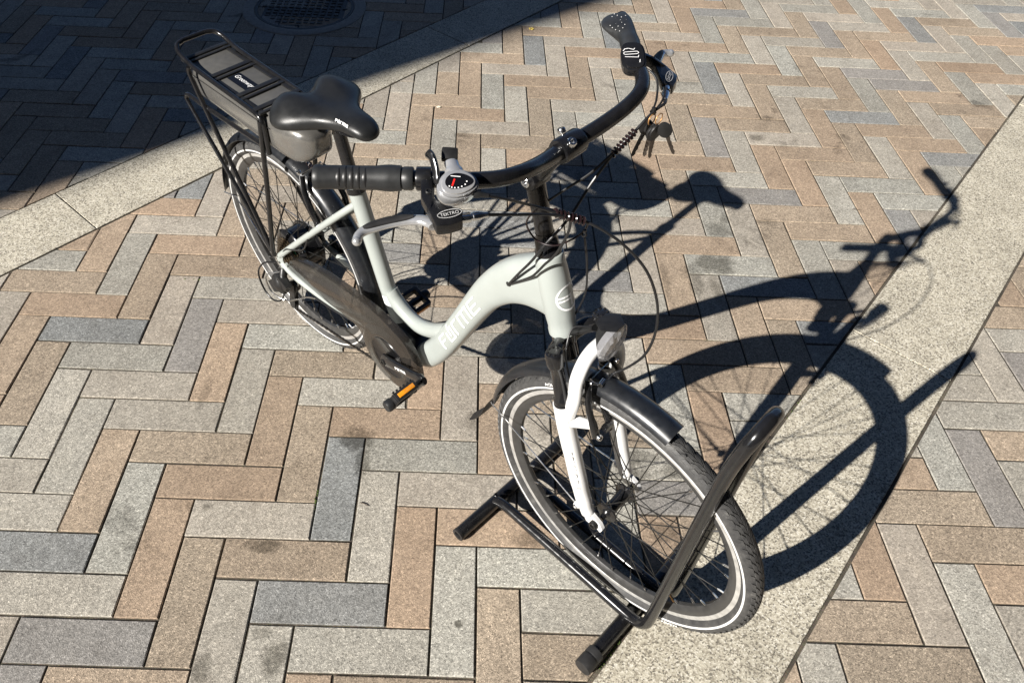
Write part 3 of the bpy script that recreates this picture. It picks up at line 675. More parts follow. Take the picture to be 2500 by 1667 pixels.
# display and control pod on the left
dp = MB(); dc = Vector((.832, .204, 1.146)); dx_ = d2; dn = (u2 * .93 - f2 * -.0 + Vector((.25, -.25, 0))).normalized()
ax_d = (dx_ - dn * dx_.dot(dn)).normalized(); ay_d = dn.cross(ax_d)
out = []
for i in range(28):
    a = 2 * math.pi * i / 28; c_, s_ = math.cos(a), math.sin(a); out.append((math.copysign(abs(c_) ** .62, c_) * .0290, math.copysign(abs(s_) ** .62, s_) * .0195 - .004))
dp.plate(out, -.011, .004, lambda u, v, h: dc + ax_d * u + ay_d * v + dn * h)
dp.plate([(u * .86, v * .86) for u, v in out], .004, .0065, lambda u, v, h: dc + ax_d * u + ay_d * v + dn * h)
disp = dp.obj('display_pod', 'black_gloss', bike, bevel=.0018)
dl = MB(); fnd = lambda u, v, h: dc + ax_d * -u + ay_d * -v + dn * (h + .0066)
strokes_mesh(dl, [[(-.0085, -.013), (-.0125, -.010), (-.0135, -.004), (-.011, .004), (-.0135, .006)]], .0010, fnd)
strokes_mesh(dl, [[(-.006, -.011), (-.0075, .0095), (-.005, .012), (-.0025, .0095), (-.001, -.011), (-.0035, -.013), (-.006, -.011)]], .0009, fnd)
strokes_mesh(dl, [[(.0035, -.011), (.0045, .010), (.001, .011)]], .0009, fnd)
strokes_mesh(dl, [[(.0095, .0125), (.0145, .0115)]], .0010, fnd)
dl.obj('symbols', 'white_print', disp, smooth=False)
hl_ = MB(); hl_.tube([fnd(.017, t, -.004) for t in (-.012, -.004, .004, .012)], .0012, 6); hl_.obj('key_edge', 'silver', disp)
cl = MB(); cl.lathe([(.0120, -.008), (.0155, -.008), (.0160, 0), (.0155, .008), (.0120, .008)], o2 + d2 * -.020, d2, 24); cl.obj('clamp', 'black_plastic', disp)
# end collars
for (o, d, s) in ((o_, d_, -1), (o2, d2, 1)):
    MB().lathe([(.0125, -.026), (.0158, -.026), (.0164, -.024), (.0164, -.008), (.0158, -.006), (.0125, -.006)], o, d, 28).obj('lever_clamp', 'black_paint', bike)

# ---- brake levers
def lever(s):
    o, d, f, u = gripframe(s)
    S = lambda p: Vector((p[0], p[1] * -s, p[2]))
    top = [(.8220, -.2430, 1.142), (.8422, -.2611, 1.130), (.8619, -.2662, 1.121), (.8827, -.2720, 1.109), (.8924, -.2569, 1.108), (.8986, -.2389, 1.108), (.8849, -.2255, 1.114), (.8691, -.2391, 1.117), (.8532, -.2466, 1.126), (.8452, -.2404, 1.135), (.8362, -.2306, 1.142)]
    T = [S(p) for p in top]; n = len(T); L = MB()
    L.add(T + [p - Vector((0, 0, .017)) for p in T], [list(range(n)), [n + i for i in range(n)][::-1]] + [[i, (i + 1) % n, n + (i + 1) % n, n + i] for i in range(n)])
    lo = L.obj('brake_lever', 'black_paint', bike, bevel=.0035, angle=30)
    ba = S((.433, .901, 0)) - S((0, 0, 0)); up2 = S((-.85, .41, .33)); up2.normalize(); nb = ba.cross(up2) * (1 if s < 0 else -1); nb.normalize()
    if nb.z < 0: nb = -nb
    c = S((.8815, -.2470, 1.1130))
    bl = MB(); bc = [(.874, -.2655, 1.100), (.866, -.264, 1.099), (.8525, -.2675, 1.098), (.8420, -.2750, 1.097), (.8328, -.2845, 1.096), (.8211, -.302, 1.095), (.8123, -.3219, 1.094), (.8085, -.3349, 1.093), (.8098, -.3444, 1.092), (.8158, -.3526, 1.091)]
    bpts = [S(p) for p in bc]; path = crom(bpts, 5)
    prof = [lerp(.0105, .0085, min(1, i / 14)) if i < 14 else (.0088 if i < 30 else lerp(.0085, .0066, min(1, (i - 30) / 8))) for i in range(len(path))]
    bl.tube(path, [(q, .0060) for q in prof], 16, side=u); bl.ball(bpts[-1], .0066, 12, 8)
    bl.obj('blade', 'silver_paint', lo)
    ip = crom([p + Vector((0, 0, .0046)) for p in bpts[3:8]], 5); m = len(ip)
    ins = MB(); ins.tube(ip, [(max(.001, .0068 * math.sin(math.pi * (i + .8) / (m + .6)) ** .45), .0042) for i in range(m)], 14, side=u); ins.obj('blade_insert', 'black_rubber', lo)
    bd0 = S((.8895, -.2325, 1.103)); bx = (S((.9024, -.2123, 1.103)) - bd0).normalized()
    ad = MB(); ad.lathe([(0, -.003), (.0068, -.003), (.0072, .001), (.0072, .012), (.0056, .013), (.0056, .015), (.0064, .016), (.0064, .023), (.0046, .030), (.0038, .036), (0, .036)], bd0, bx, 18); ad.obj('barrel_adjuster', 'bright_alloy', lo, angle=20)
    bolt('bolt', S((.8440, -.2490, 1.131)), (.2, 0, 1), lo, .0046, .003, 'black_plastic')
    pm = lambda p, q, h: c + ba * p + up2 * q + nb * (.0030 + h)
    ov = MB(); strokes_mesh(ov, [[(.0165 * math.cos(2 * math.pi * i / 32), .0058 * math.sin(2 * math.pi * i / 32)) for i in range(33)]], .0009, pm, lift=.0003); ov.obj('badge_ring', 'grey_print', lo, smooth=False)
    text_on('lettering', 'TEKTRO', .0068, lambda p, q, h: pm(p, q - .0024, h), 'grey_print', lo, align='CENTER')
    return bd0 + bx * .034
end_r = lever(-1); end_l = lever(1)

# ---- thumb shifter on the right
sh = MB(); sc = Vector((.873, -.222, 1.146)); F2 = -f_
sn = (u_ * .80 + F2 * .42 - d_ * .1).normalized(); sx = (d_ * -1 - sn * (d_ * -1).dot(sn)).normalized(); sy = sn.cross(sx)     # sx to the stem, sy to the rear
sf = lambda u, v, h: sc + sx * u + sy * v + sn * h
ov = []
for i in range(30):
    a = 2 * math.pi * i / 30; c_, s_ = math.cos(a), math.sin(a); ov.append((.0275 * c_ + .004 * s_, .0215 * s_ * (1 - .15 * c_)))
sh.plate(ov, -.026, -.004, sf); sh.plate([(u * .93, v * .93) for u, v in ov], -.004, .002, sf); sh.plate([(u * .80, v * .80) for u, v in ov], .002, .0055, sf)
sh.tube(crom([sf(-.004, .010, -.004), sf(-.006, .022, -.006), sf(-.010, .036, -.010)], 4), [(.008, .013)] * 5 + [(.007, .010)] * 4, 14, side=sx)
shift = sh.obj('gear_shifter', 'silver_paint', bike, bevel=.0022)
dk = MB(); dv = []
for i in range(26):
    a = 2 * math.pi * i / 26; c_, s_ = math.cos(a), math.sin(a); dv.append((.0182 * c_ + .003 * s_ + .001, .0112 * s_ * (1 - .25 * c_) + .001))
dk.plate(dv, .0050, .0062, sf); dk.obj('dial', 'dial_black', shift)
nd = MB(); strokes_mesh(nd, [[(-.0055, .0025), (-.0078, -.0055)]], .0022, sf, lift=.0066); nd.obj('needle', 'red_needle', shift, smooth=False)
nk = MB()
for (u, v) in ((-.0118, -.0072), (-.0085, -.0086), (-.0045, -.0090), (0, -.0084), (.0045, -.0064), (.0088, -.0032), (.0108, .0012)): nk.plate([(u - .0008, v - .0008), (u + .0008, v - .0008), (u + .0008, v + .0008), (u - .0008, v + .0008)], .0062, .0066, sf)
strokes_mesh(nk, [[(-.010, .0075), (.002, .0072)]], .0010, sf, lift=.0066)
nk.obj('gear_marks', 'white_print', shift, smooth=False)
text_on('lettering', 'SHIMANO', .0062, lambda p, q, h: sf(-.004 + p * .92, -.0192 * 1.0 + .0002 * p - h - (.0036 * ((p) / .02) ** 2 - .0036) * 0 + 0.0009, -.0185 + q * 1.0), 'grey_print', shift)
tg = MB(); tg.tube(crom([sf(-.012, -.004, -.018), sf(-.026, .002, -.010), (sf(-.030, .020, -.004)), sf(-.036, .036, 0), sf(-.043, .042, .002)], 5), [(.0035, .007)] * 6 + [(.005, .0095)] * 9 + [(.005, .0105)] * 5 + [(.0035, .007)], 12, side=sn)
tg.obj('thumb_lever', 'black_gloss', shift)
tr = MB(); tr.box(sf(-.012, .046, -.010), (.022, .018, .012), (sx, sy, sn)); tr.obj('release_trigger', 'black_plastic', shift, bevel=.003)
ce = MB(); ce.lathe([(0, 0), (.0055, 0), (.0055, .006), (.004, .010), (.003, .020), (0, .02)], sf(.022, -.008, -.010), (sx - sy * .1).normalized(), 12); ce.obj('cable_stop', 'black_plastic', shift)
cab0 = sf(.042, -.010, -.010)

# ---- wheels
def tread(n, r0):
    t = MB()
    def blk(a0, a1, y0, y1, sk):
        vs = []
        for rr, k in ((0, 0), (1, .0012)):
            for a, y in ((a0, y0), (a1, y0), (a1 + sk, y1), (a0 + sk, y1)):
                q = abs(y) / .0218; base = .3000 + .0226 * max(0, 1 - q ** 2.3) ** .5 if q < 1 else .30
                R_ = base + k - (0.0008 if not rr else 0); vs.append((R_ * math.cos(a), y + (k * .35 if y > 0 else -k * .35) * (q > .6), R_ * math.sin(a)))
        t.add(vs, [[0, 1, 2, 3], [7, 6, 5, 4], [0, 4, 5, 1], [1, 5, 6, 2], [2, 6, 7, 3], [3, 7, 4, 0]])
    for i in range(n):
        a = 2 * math.pi * i / n; s = 2 * math.pi / n
        for sg in (-1, 1):
            o = 0 if sg < 0 else s * .5
            blk(a + o, a + o + s * .80, sg * .0009, sg * .0062, s * .45)
            blk(a + o + s * .1, a + o + s * .86, sg * .0075, sg * .0128, s * .5)
            blk(a + o + s * .25, a + o + s * .80, sg * .0140, sg * .0182, s * .25)
    return t
TREAD = tread(92, RO).mesh('tread', 'tyre_rubber', smooth=False)
prof = [(.2865, -.0105), (.2905, -.0165), (.2965, -.0208), (.3020, -.0218), (.3080, -.0208), (.3140, -.0170), (.3186, -.0112), (.3208, -.0050), (.3213, 0), (.3208, .0050), (.3186, .0112), (.3140, .0170), (.3080, .0208), (.3020, .0218), (.2965, .0208), (.2905, .0165), (.2865, .0105)]
TYRE = MB().lathe(prof, n=120).mesh('tyre', 'tyre_rubber')
rp = MB(); rp.lathe([(.2905, -.0105), (.2912, -.0125), (.2790, -.0125), (.2785, -.0118)], n=120, mat=0); rp.lathe([(.2905, .0105), (.2912, .0125), (.2790, .0125), (.2785, .0118)], n=120, mat=0)
rp.lathe([(.2785, -.0118), (.2720, -.0112), (.2630, -.0080), (.2590, -.0045), (.2585, 0), (.2590, .0045), (.2630, .0080), (.2720, .0112), (.2785, .0118)], n=120, mat=1)
RIM = rp.mesh('rim', ['rim_alloy', 'rim_dark'], angle=30)
sm = MB()
for s in (-1, 1): sm.lathe([(.2978, s * .0212), (.2981, s * .0220), (.3019, s * .0223), (.3022, s * .0218)], n=120)
STRIPE = sm.mesh('reflective_stripe', 'reflective_white')
def spoke_mesh(rf, yf, da):
    mb = MB(); p0 = Vector((rf * math.cos(da), yf, rf * math.sin(da))); p1 = Vector((.2595, .003 * (1 if yf > 0 else -1), 0)); dd = (p1 - p0).normalized()
    mb.tube([p0, p1 - dd * .010], .00115, 6, mat=0); mb.tube([p1 - dd * .0135, p1 - dd * .0125, p1 + dd * .001], [.0012, .0019, .0021], 6, mat=1)
    return mb.mesh('spoke', ['spoke_steel', 'silver'], smooth=True)
def wheel(center, yaw, rf, yf, cross, phase):
    w_ = link('wheel', RIM, bike, center, (0, 0, yaw)); w_['label'] = 'spoked wheel with silver rim and white tyre stripe'
    ty = link('tyre', TYRE, w_); link('tread', TREAD, w_); link('reflective_stripe', STRIPE, w_)
    ms = {(s, c): spoke_mesh(rf, s * yf, c * cross) for s in (-1, 1) for c in (-1, 1)}
    for i in range(36):
        s = 1 if i % 2 else -1; c = 1 if (i // 2) % 2 else -1
        link('spoke', ms[(s, c)], w_, rot=(0, phase + 2 * math.pi * i / 36, 0))
    return w_
fw = wheel(FC, 0.019, .021, .031, 1.05, .05)
rw = wheel(RC, 0.003, .066, .026, .42, .02)
hub = MB(); hub.lathe([(.0, -.052), (.006, -.052), (.006, -.040), (.010, -.037), (.012, -.034), (.023, -.033), (.024, -.031), (.023, -.029), (.014, -.026), (.0125, 0), (.014, .026), (.023, .029), (.024, .031), (.023, .033), (.012, .034), (.010, .037), (.006, .040), (.006, .052), (0, .052)], n=28)
hub.obj('hub', 'black_gloss', fw)
mo = MB(); mo.lathe([(0, -.062), (.010, -.062), (.012, -.045), (.028, -.042), (.058, -.036), (.071, -.029), (.073, -.026), (.071, -.022), (.066, -.020), (.066, .020), (.071, .022), (.073, .026), (.071, .029), (.058, .038), (.03, .044), (.012, .046), (.010, .062), (0, .062)], n=48)
mob = mo.obj('hub_motor', 'black_gloss', rw)
MB().ball((.032, -.0405, .032), (.010, .0016, .010), 14, 6).obj('sticker', 'green_sticker', mob)
va = MB(); va.lathe([(.0032, 0), (.0032, .012), (.0026, .014), (.0026, .026), (.0042, .027), (.0042, .034), (0, .034)], Vector((math.cos(-.80), 0, math.sin(-.80))) * .262, Vector((-math.cos(-.80), 0, -math.sin(-.80))), 10)
va.obj('valve', 'copper', fw)
def sidewall(u, v, h, ang, r):
    a = ang + u / .308; rr = r + v
    return Vector((rr * math.cos(a), -.0212 - h - .0002 + .06 * max(0, rr - .3075), rr * math.sin(a)))
for w_, a0 in ((fw, -.965), (fw, 2.1), (rw, 1.1), (rw, -1.8)):
    text_on('lettering', 'KENDA', .0092, lambda u, v, h: sidewall(u * 1.5, v, h, a0, .3055), 'white_print', w_, lift=.0007)

# ---- fork
def fork():
    cr = MB()
    cr.tube([HT0 - hax * .055, HT0 - hax * .018], [.020, .0195], 24)
    cr.tube(crom([(.944, -.0655, .702), (.929, -.045, .708), (.920, -.018, .699), (.917, 0, .692), (.920, .018, .699), (.929, .045, .708), (.944, .0655, .702)], 5), [(.014, .0155)] * 31, 18, side=(.25, 0, .97))
    crown = cr.obj('fork_crown', 'black_gloss', bike)
    for s in (-1, 1):
        a, b = Vector((.9415, s * .0655, .728)), Vector((.9745, s * .0655, .606)); t = (b - a).normalized()
        u = MB(); u.lathe([(0, -.004), (.0105, -.0045), (.0155, -.002), (.0168, .002), (.0168, .024), (.0160, .028), (.0128, .032), (.0126, .102), (.0150, .105), (.0158, .111), (.0150, .115), (.0162, .117), (.0162, .125), (.0150, .129)], a, t, 28)
        lo = u.obj('fork_stanchion', 'black_gloss', bike)
        k = MB()
        for i in range(8):
            an = i * math.pi / 4; q = Vector((t.z, 0, -t.x)); k.box(a - t * .0045 + (q * math.cos(an) + Vector((0, 1, 0)) * math.sin(an)) * .0115, (.0035, .0035, .003))
        k.obj('preload_cap', 'black_plastic', lo, smooth=False)
    lg = MB()
    for s in (-1, 1):
        lg.tube(crom([(.9715, s * .0655, .612), (.985, s * .0655, .565), (1.010, s * .0655, .49), (1.040, s * .065, .40), (1.058, s * .0635, .352), (1.068, s * .0625, .330)], 4), [.0175] * 4 + [.0178] * 4 + [.0172] * 4 + [.0158] * 4 + [.0140] * 4 + [.0115], 22)
        lg.plate([(1.060, .345), (1.074, .342), (1.100, .330), (1.108, .318), (1.104, .304), (1.096, .308), (1.097, .318), (1.088, .322), (1.080, .318), (1.080, .306), (1.068, .306), (1.060, .318)], s * .058, s * .0665, lambda u, v, h: (u, h, v))
        lg.tube([(.995, s * .060, .575), (1.022, s * .050, .582), (1.036, s * .044, .584)], [.013, .010, .0085], 14)
        lg.ball((1.041, s * .066, .336), .0085, 10, 8)
    arch = crom([(.985, -.064, .575), (.995, -.063, .640), (.991, -.058, .686), (.988, -.040, .716), (.986, -.018, .728), (.986, 0, .731), (.986, .018, .728), (.988, .040, .716), (.991, .058, .686), (.995, .063, .640), (.985, .064, .575)], 5)
    lg.tube(arch, [(.0115, .0135)] * len(arch), 18, side=(1, 0, .3))
    lower = lg.obj('fork_lowers', 'white_paint', bike, bevel=0)
    p0, p1 = Vector((1.004, 0, .51)), Vector((1.046, 0, .385)); t = (p1 - p0).normalized(); q = Vector((t.z, 0, -t.x)) * -1
    def on_leg(u, v, h):
        p = p0 + t * u; a = 1.15 + v / .017; r = .0184 + h - .012 * max(0, u)
        return Vector((p.x, -.0655, p.z)) + (q * math.cos(a) + Vector((0, -1, 0)) * math.sin(a)) * r
    text_on('lettering', 'SUNTOUR', .019, lambda u, v, h: on_leg(u * 1.15, v - .006, h), 'grey_print', lower, shear=.3)
    for s in (-1, 1): bolt('axle_nut', (WB - .002, s * .066, .3205), (0, s, 0), lower, .0095, .010, 'spoke_steel')
    return lower
lower = fork()
# front V brake
for s in (-1, 1):
    b = MB(); b.tube(crom([(1.042, s * .046, .560), (1.036, s * .049, .585), (1.022, s * .050, .620), (1.008, s * .042, .655), (.999, s * .034, .676)], 4), [(.007, .0085)] * 6 + [(.006, .007)] * 11, 12, side=(0, 1, 0))
    b.box((1.050, s * .026, .578), (.012, .020, .012)); b.tube([(1.05, s * .016, .560), (1.042, s * .0155, .590), (1.025, s * .0155, .612)], [.006, .0065, .006], 10)
    bo = b.obj('brake_arm', 'black_paint', bike, bevel=0)
    bolt('bolt', (1.048, s * .046, .562), (1, 0, .2), bo, .0065, .006)
    bolt('bolt', (1.006, s * .036, .676), (1, 0, .2), bo, .0045, .005)
nz = MB(); nz.tube(crom([(1.018, .014, .668), (1.016, -.006, .660), (1.010, -.026, .668), (1.002, -.036, .682)], 5), .0028, 8); nz.tube([(1.016, -.020, .6625), (1.013, -.004, .6605)], .0052, 10); nz.tube([(1.0, .034, .678), (1.004, -.034, .680)], .0009, 6)
nz.obj('brake_noodle', 'bright_alloy', bike)

# ---- mudguards
def mudguard(c, Rr, a0, a1, wv, n, parent=bike, mat='fender_plastic', taper=0.0):
    mb = MB(); rings = []; K = 9
    for i in range(n + 1):
        a = lerp(a0, a1, i / n); ring = []; ww = wv * (1 - taper * max(0, i / n - .9) * 10)
        for top in (1, 0):
            for j in range(K):
                v = -1 + 2 * j / (K - 1); v = v if top else -v
                r = Rr + .0135 * (1 - abs(v) ** 2.0) - (.0 if top else .0018) - .004 * max(0, abs(v) - .85) * 6
                ring.append(Vector(c) + Vector((r * math.cos(a), ww * v, r * math.sin(a))))
        rings.append(ring)
    k = 2 * K; vs = [q for r in rings for q in r]
    fs = [[i * k + j, i * k + (j + 1) % k, (i + 1) * k + (j + 1) % k, (i + 1) * k + j] for i in range(n) for j in range(k)] + [list(range(k))[::-1], [n * k + j for j in range(k)]]
    mb.add(vs, fs); return mb.obj('mudguard', mat, parent, angle=50)
fg = mudguard(FC, .334, R(76.5), R(174), .0275, 44)
fl_ = MB(); fl_.tube(crom([(.748, 0, .362), (.737, 0, .335), (.727, 0, .300), (.712, 0, .266), (.690, 0, .238), (.676, 0, .224)], 4), [(.0012, lerp(.026, .030, i / 20)) for i in range(17)] + [(.0012, .027), (.0012, .020), (.0012, .012), (.0008, .004)], 12, side=(0, 1, 0)); fl_.obj('mud_flap', 'black_rubber', fg)
gs = MB()
for s in (-1, 1): gs.tube([(.757, s * .0275, .372), (.76, s * .029, .371), (1.041, s * .067, .336)], .0017, 8)
gs.obj('mudguard_stay', 'silver', fg)
for s in (-1, 1): bolt('bolt', (1.041, s * .070, .336), (0, s, 0), fg, .005, .005)
bolt('bolt', (1.203, -.018, .6415), (.35, 0, .93), fg, .003, .002, 'black_plastic')
rg_ = mudguard(RC, .334, R(-10), R(176), .0275, 80)
gs = MB()
for s in (-1, 1): gs.tube([(-.04, s * .071, .325), (-.26, s * .030, .372), (-.335, s * .0275, .345)], .0016, 8)
gs.obj('mudguard_stay', 'silver', rg_)

# ---- headlamp
hl2 = MB(); sec = []
for (x, z, ry, rz) in ((.984, .782, .006, .004), (.992, .780, .022, .014), (1.003, .768, .032, .034), (1.010, .760, .035, .044), (1.014, .757, .0355, .046)):
    sec.append([(x + .16 * rz * math.sin(2 * math.pi * j / 28) , ry * math.cos(2 * math.pi * j / 28) * (1 - .28 * max(0, -math.sin(2 * math.pi * j / 28))), z + rz * math.sin(2 * math.pi * j / 28)) for j in range(28)])
vs = [q for r in sec for q in r]; hl2.add(vs, [[i * 28 + j, i * 28 + (j + 1) % 28, (i + 1) * 28 + (j + 1) % 28, (i + 1) * 28 + j] for i in range(2) for j in range(28)] + [list(range(28))[::-1]])
hl2.tube([(.984, -.0, .800), (1.003, 0, .8045), (1.024, 0, .806)], [(.003, .016), (.003, .028), (.002, .012)], 14, side=(0, 1, 0))
lamp = hl2.obj('headlamp', 'black_plastic', bike)
ls = MB(); n = 28; last = [Vector(p) for p in sec[-1]]; cen = Vector((1.014, 0, .752)); rgl = random.Random(3)
rings = [[Vector(p) * 1 for p in sec[2]], [Vector(p) + (Vector(p) - Vector((1.010, 0, .760))) * .03 for p in sec[3]], [p + (p - cen) * .03 for p in last]]
for k, fx in ((.82, .006), (.55, .0085), (.25, .010)): rings.append([cen + (p - cen) * k + Vector((fx + rgl.uniform(-.0016, .0016), 0, 0)) for p in last])
vs = [q for r in rings for q in r] + [cen + Vector((.0105, 0, 0))]
ls.add(vs, [[i * n + j, i * n + (j + 1) % n, (i + 1) * n + (j + 1) % n, (i + 1) * n + j] for i in range(5) for j in range(n)] + [[5 * n + j, 5 * n + (j + 1) % n, 6 * n] for j in range(n)])
ls.obj('lens', 'clear_lens', lamp, smooth=False)
rf_ = MB(); rf_.add([cen + (p - cen) * .9 + Vector((-.002, 0, 0)) for p in last] + [cen + Vector((-.012, 0, .008))], [[j, (j + 1) % n, n] for j in range(n)]); rf_.obj('reflector', 'bright_alloy', lamp, smooth=False)
MB().tube([(.975, 0, .770), (.950, 0, .742), (.930, 0, .722)], [(.006, .010)] * 3, 10, side=(0, 1, 0)).obj('bracket', 'black_plastic', lamp)

# ---- saddle and seat post
sp_ = MB(); sp_.tube([(.304, 0, .690), (.287, 0, .760), (.266, 0, .845)], [.0148, .0146, .0140], 20); post = sp_.obj('seat_post', 'black_paint', bike)
MB().lathe([(.0195, 0), (.0222, 0), (.0222, .014), (.0195, .014)], (.3065, 0, .692), Vector((-.0755, 0, .252)), 24).obj('seat_clamp', 'black_paint', post)
MB().box((.264, 0, .852), (.05, .04, .018)).obj('saddle_clamp', 'black_plastic', post, bevel=.003)
def saddle():
    X = [.138, .143, .154, .174, .200, .227, .252, .275, .298, .322, .346, .367, .383, .391, .3935]
    W = [.034, .062, .088, .106, .1105, .102, .080, .056, .0425, .0355, .0330, .0300, .0245, .0145, .004]
    T = [.880, .891, .901, .907, .9075, .904, .900, .8985, .899, .9010, .9020, .9000, .893, .885, .877]
    HU = [.010, .018, .025, .029, .031, .031, .029, .026, .023, .021, .020, .019, .016, .010, .003]
    HD = [.014, .024, .032, .038, .040, .041, .038, .034, .030, .027, .025, .022, .017, .010, .003]
    mb = MB(); n = 40; rows = []
    for x, w_, t, hu, hd in zip(X, W, T, HU, HD):
        ring = []; rear = max(0, min(1, (.275 - x) / .09))
        for j in range(n):
            a = 2 * math.pi * j / n; c, s = math.cos(a), math.sin(a)
            y = w_ * math.copysign(abs(c) ** .85, c); up_ = s >= 0
            z = t - hu + (hu if up_ else hd * .55) * math.copysign(abs(s) ** (.75 if up_ else .9), s)
            if up_: z += -.016 * rear * math.exp(-(y / .026) ** 2) + .004 * rear * math.exp(-((abs(y) - .055) / .025) ** 2)
            z -= .016 * rear * (abs(y) / .1) ** 3
            xx = x + .036 * max(0, min(1, (.20 - x) / .05)) * math.exp(-(y / .028) ** 2)
            ring.append((xx, y, z))
        rows.append(ring)
    k = len(rows); vs = [q for r in rows for q in r]
    mb.add(vs, [[i * n + j, i * n + (j + 1) % n, (i + 1) * n + (j + 1) % n, (i + 1) * n + j] for i in range(k - 1) for j in range(n)] + [list(range(n))[::-1], [(k - 1) * n + j for j in range(n)]])
    o = mb.obj('saddle', 'saddle_vinyl', bike, angle=80)
    sub = o.modifiers.new('smooth', 'SUBSURF'); sub.levels = 1; sub.render_levels = 1
    rl = MB()
    for s in (-1, 1): rl.tube(crom([(.375, s * .012, .880), (.345, s * .018, .864), (.30, s * .021, .857), (.24, s * .022, .858), (.19, s * .035, .872)], 4), .0034, 8)
    rl.obj('saddle_rail', 'black_paint', o)
    wd2, _ = word(FORME, .0058); tm = MB()
    strokes_mesh(tm, wd2, .0014, lambda u, v, h: Vector((.314 + u * 1.25, -.0312 + .10 * max(0, .345 - .322 - u * 1.25) * -1 + v * .35 - .0003, .8925 + v * .80 + .0012)), lift=0); tm.obj('lettering', 'white_print', o, smooth=False)
    return o
sad = saddle()

# ---- rear rack and battery
rk = MB()
RW = .0625
rail = [(.062, -RW, .700), (.064, -RW, .760), (.060, -RW, .788), (.040, -RW, .799), (-.02, -RW, .802), (-.15, -RW, .806), (-.235, -RW, .810), (-.285, -RW * .98, .822), (-.307, -RW * .82, .830), (-.315, -RW * .5, .833)]
hr = crom(rail, 5); full = hr + [mir(p) for p in hr[::-1]]
rk.tube(full, .0062, 12)
rack = rk.obj('rear_rack', 'black_gloss', bike)
st_ = MB()
for s in (-1, 1):
    st_.tube(crom([(.060, s * (RW + .004), .790), (.055, s * (RW + .007), .74), (.025, s * (RW + .010), .56), (-.012, s * (RW + .013), .37), (-.014, s * (RW + .013), .338)], 4), .0064, 12)
    st_.tube(crom([(-.236, s * (RW + .006), .806), (-.232, s * (RW + .008), .775), (-.15, s * (RW + .010), .610), (-.055, s * (RW + .012), .425), (-.020, s * (RW + .013), .352)], 5), .0062, 12)
    st_.tube(crom([(-.025, s * (RW + .013), .345), (-.085, s * (RW + .012), .43), (-.18, s * (RW + .010), .55), (-.290, s * (RW + .007), .675), (-.299, s * (RW + .006), .698), (-.284, s * (RW + .005), .708), (-.215, s * (RW + .004), .707), (-.09, s * (RW + .003), .711), (.03, s * (RW + .002), .716), (.058, s * (RW + .003), .717)], 5), .0058, 12)
    st_.ball((-.017, s * (RW + .013), .340), (.011, .005, .011), 12, 8)
st_.obj('rack_strut', 'black_gloss', rack)
for x in (-.268, -.150, -.032, .045):
    cb = MB(); cb.box((x - .010, 0, .8035), (.015, RW * 2, .006)); cb.box((x + .010, 0, .8035), (.009, RW * 2, .006)); cb.obj('cross_bar', 'black_plastic', rack, bevel=.0015)
ep = MB()
for s in (-1, 1): ep.box((-.11, s * (RW - .011), .8015), (.33, .010, .006))
ep.obj('rack_plate', 'black_plastic', rack, bevel=.0012)
ba2 = MB()
BX = [(-.278, .035, .745, .022), (-.274, .046, .747, .036), (-.262, .0535, .749, .044), (-.235, .0565, .751, .0475), (-.10, .0570, .752, .0480), (.04, .0570, .752, .0485), (.10, .0560, .751, .050), (.140, .0525, .752, .050), (.170, .0450, .756, .043), (.188, .032, .760, .032), (.196, .018, .763, .018)]
rows = []; n = 36
for x, w_, zc, h in BX:
    rows.append([(x, w_ * math.copysign(abs(math.cos(2 * math.pi * j / n)) ** .5, math.cos(2 * math.pi * j / n)), zc + h * math.copysign(abs(math.sin(2 * math.pi * j / n)) ** .55, math.sin(2 * math.pi * j / n)) ) for j in range(n)])
vs = [q for r in rows for q in r]; ba2.add(vs, [[i * n + j, i * n + (j + 1) % n, (i + 1) * n + (j + 1) % n, (i + 1) * n + j] for i in range(len(rows) - 1) for j in range(n)] + [list(range(n))[::-1], [(len(rows) - 1) * n + j for j in range(n)]])
batt = ba2.obj('battery', 'battery_paint', bike, angle=60)
for x0, x1 in ((-.254, -.166), (-.134, -.048), (-.015, .14)):
    pm_ = MB(); pm_.box(((x0 + x1) / 2, 0, .8005), (x1 - x0, .092, .004)); pm_.obj('top_panel', 'battery_panel', batt, bevel=.001)
sl = MB()
for x in (-.268, -.150, -.032): sl.box((x, 0, .8008), (.0055, .100, .003))
sl.obj('slot_strip', 'battery_paint', batt, smooth=False)
lb = MB(); lb.box((-.091, -.011, .8032), (.080, .034, .0012)); lab = lb.obj('label', 'dial_black', batt)
text_on('lettering', 'Greenway', .0185, lambda u, v, h: Vector((-.126 + u * .93, -.013 + v, .8040 + h)), 'white_print', lab, shear=.3)
seam = MB()
for s in (-1, 1): seam.tube([(-.255, s * .0572, .772), (-.1, s * .0580, .774), (.08, s * .0578, .774)], .0008, 6)
seam.obj('trim_line', 'black_plastic', batt)
# rear lamp cable and spring coil under the battery
co = MB(); pts = [Vector((.118 + .0011 * i, .006 * math.cos(i * .9), .676 - .0007 * i + .006 * math.sin(i * .9))) for i in range(60)]
co.tube(pts, .0018, 6); co.obj('coiled_cable', 'wrap_plastic', batt)
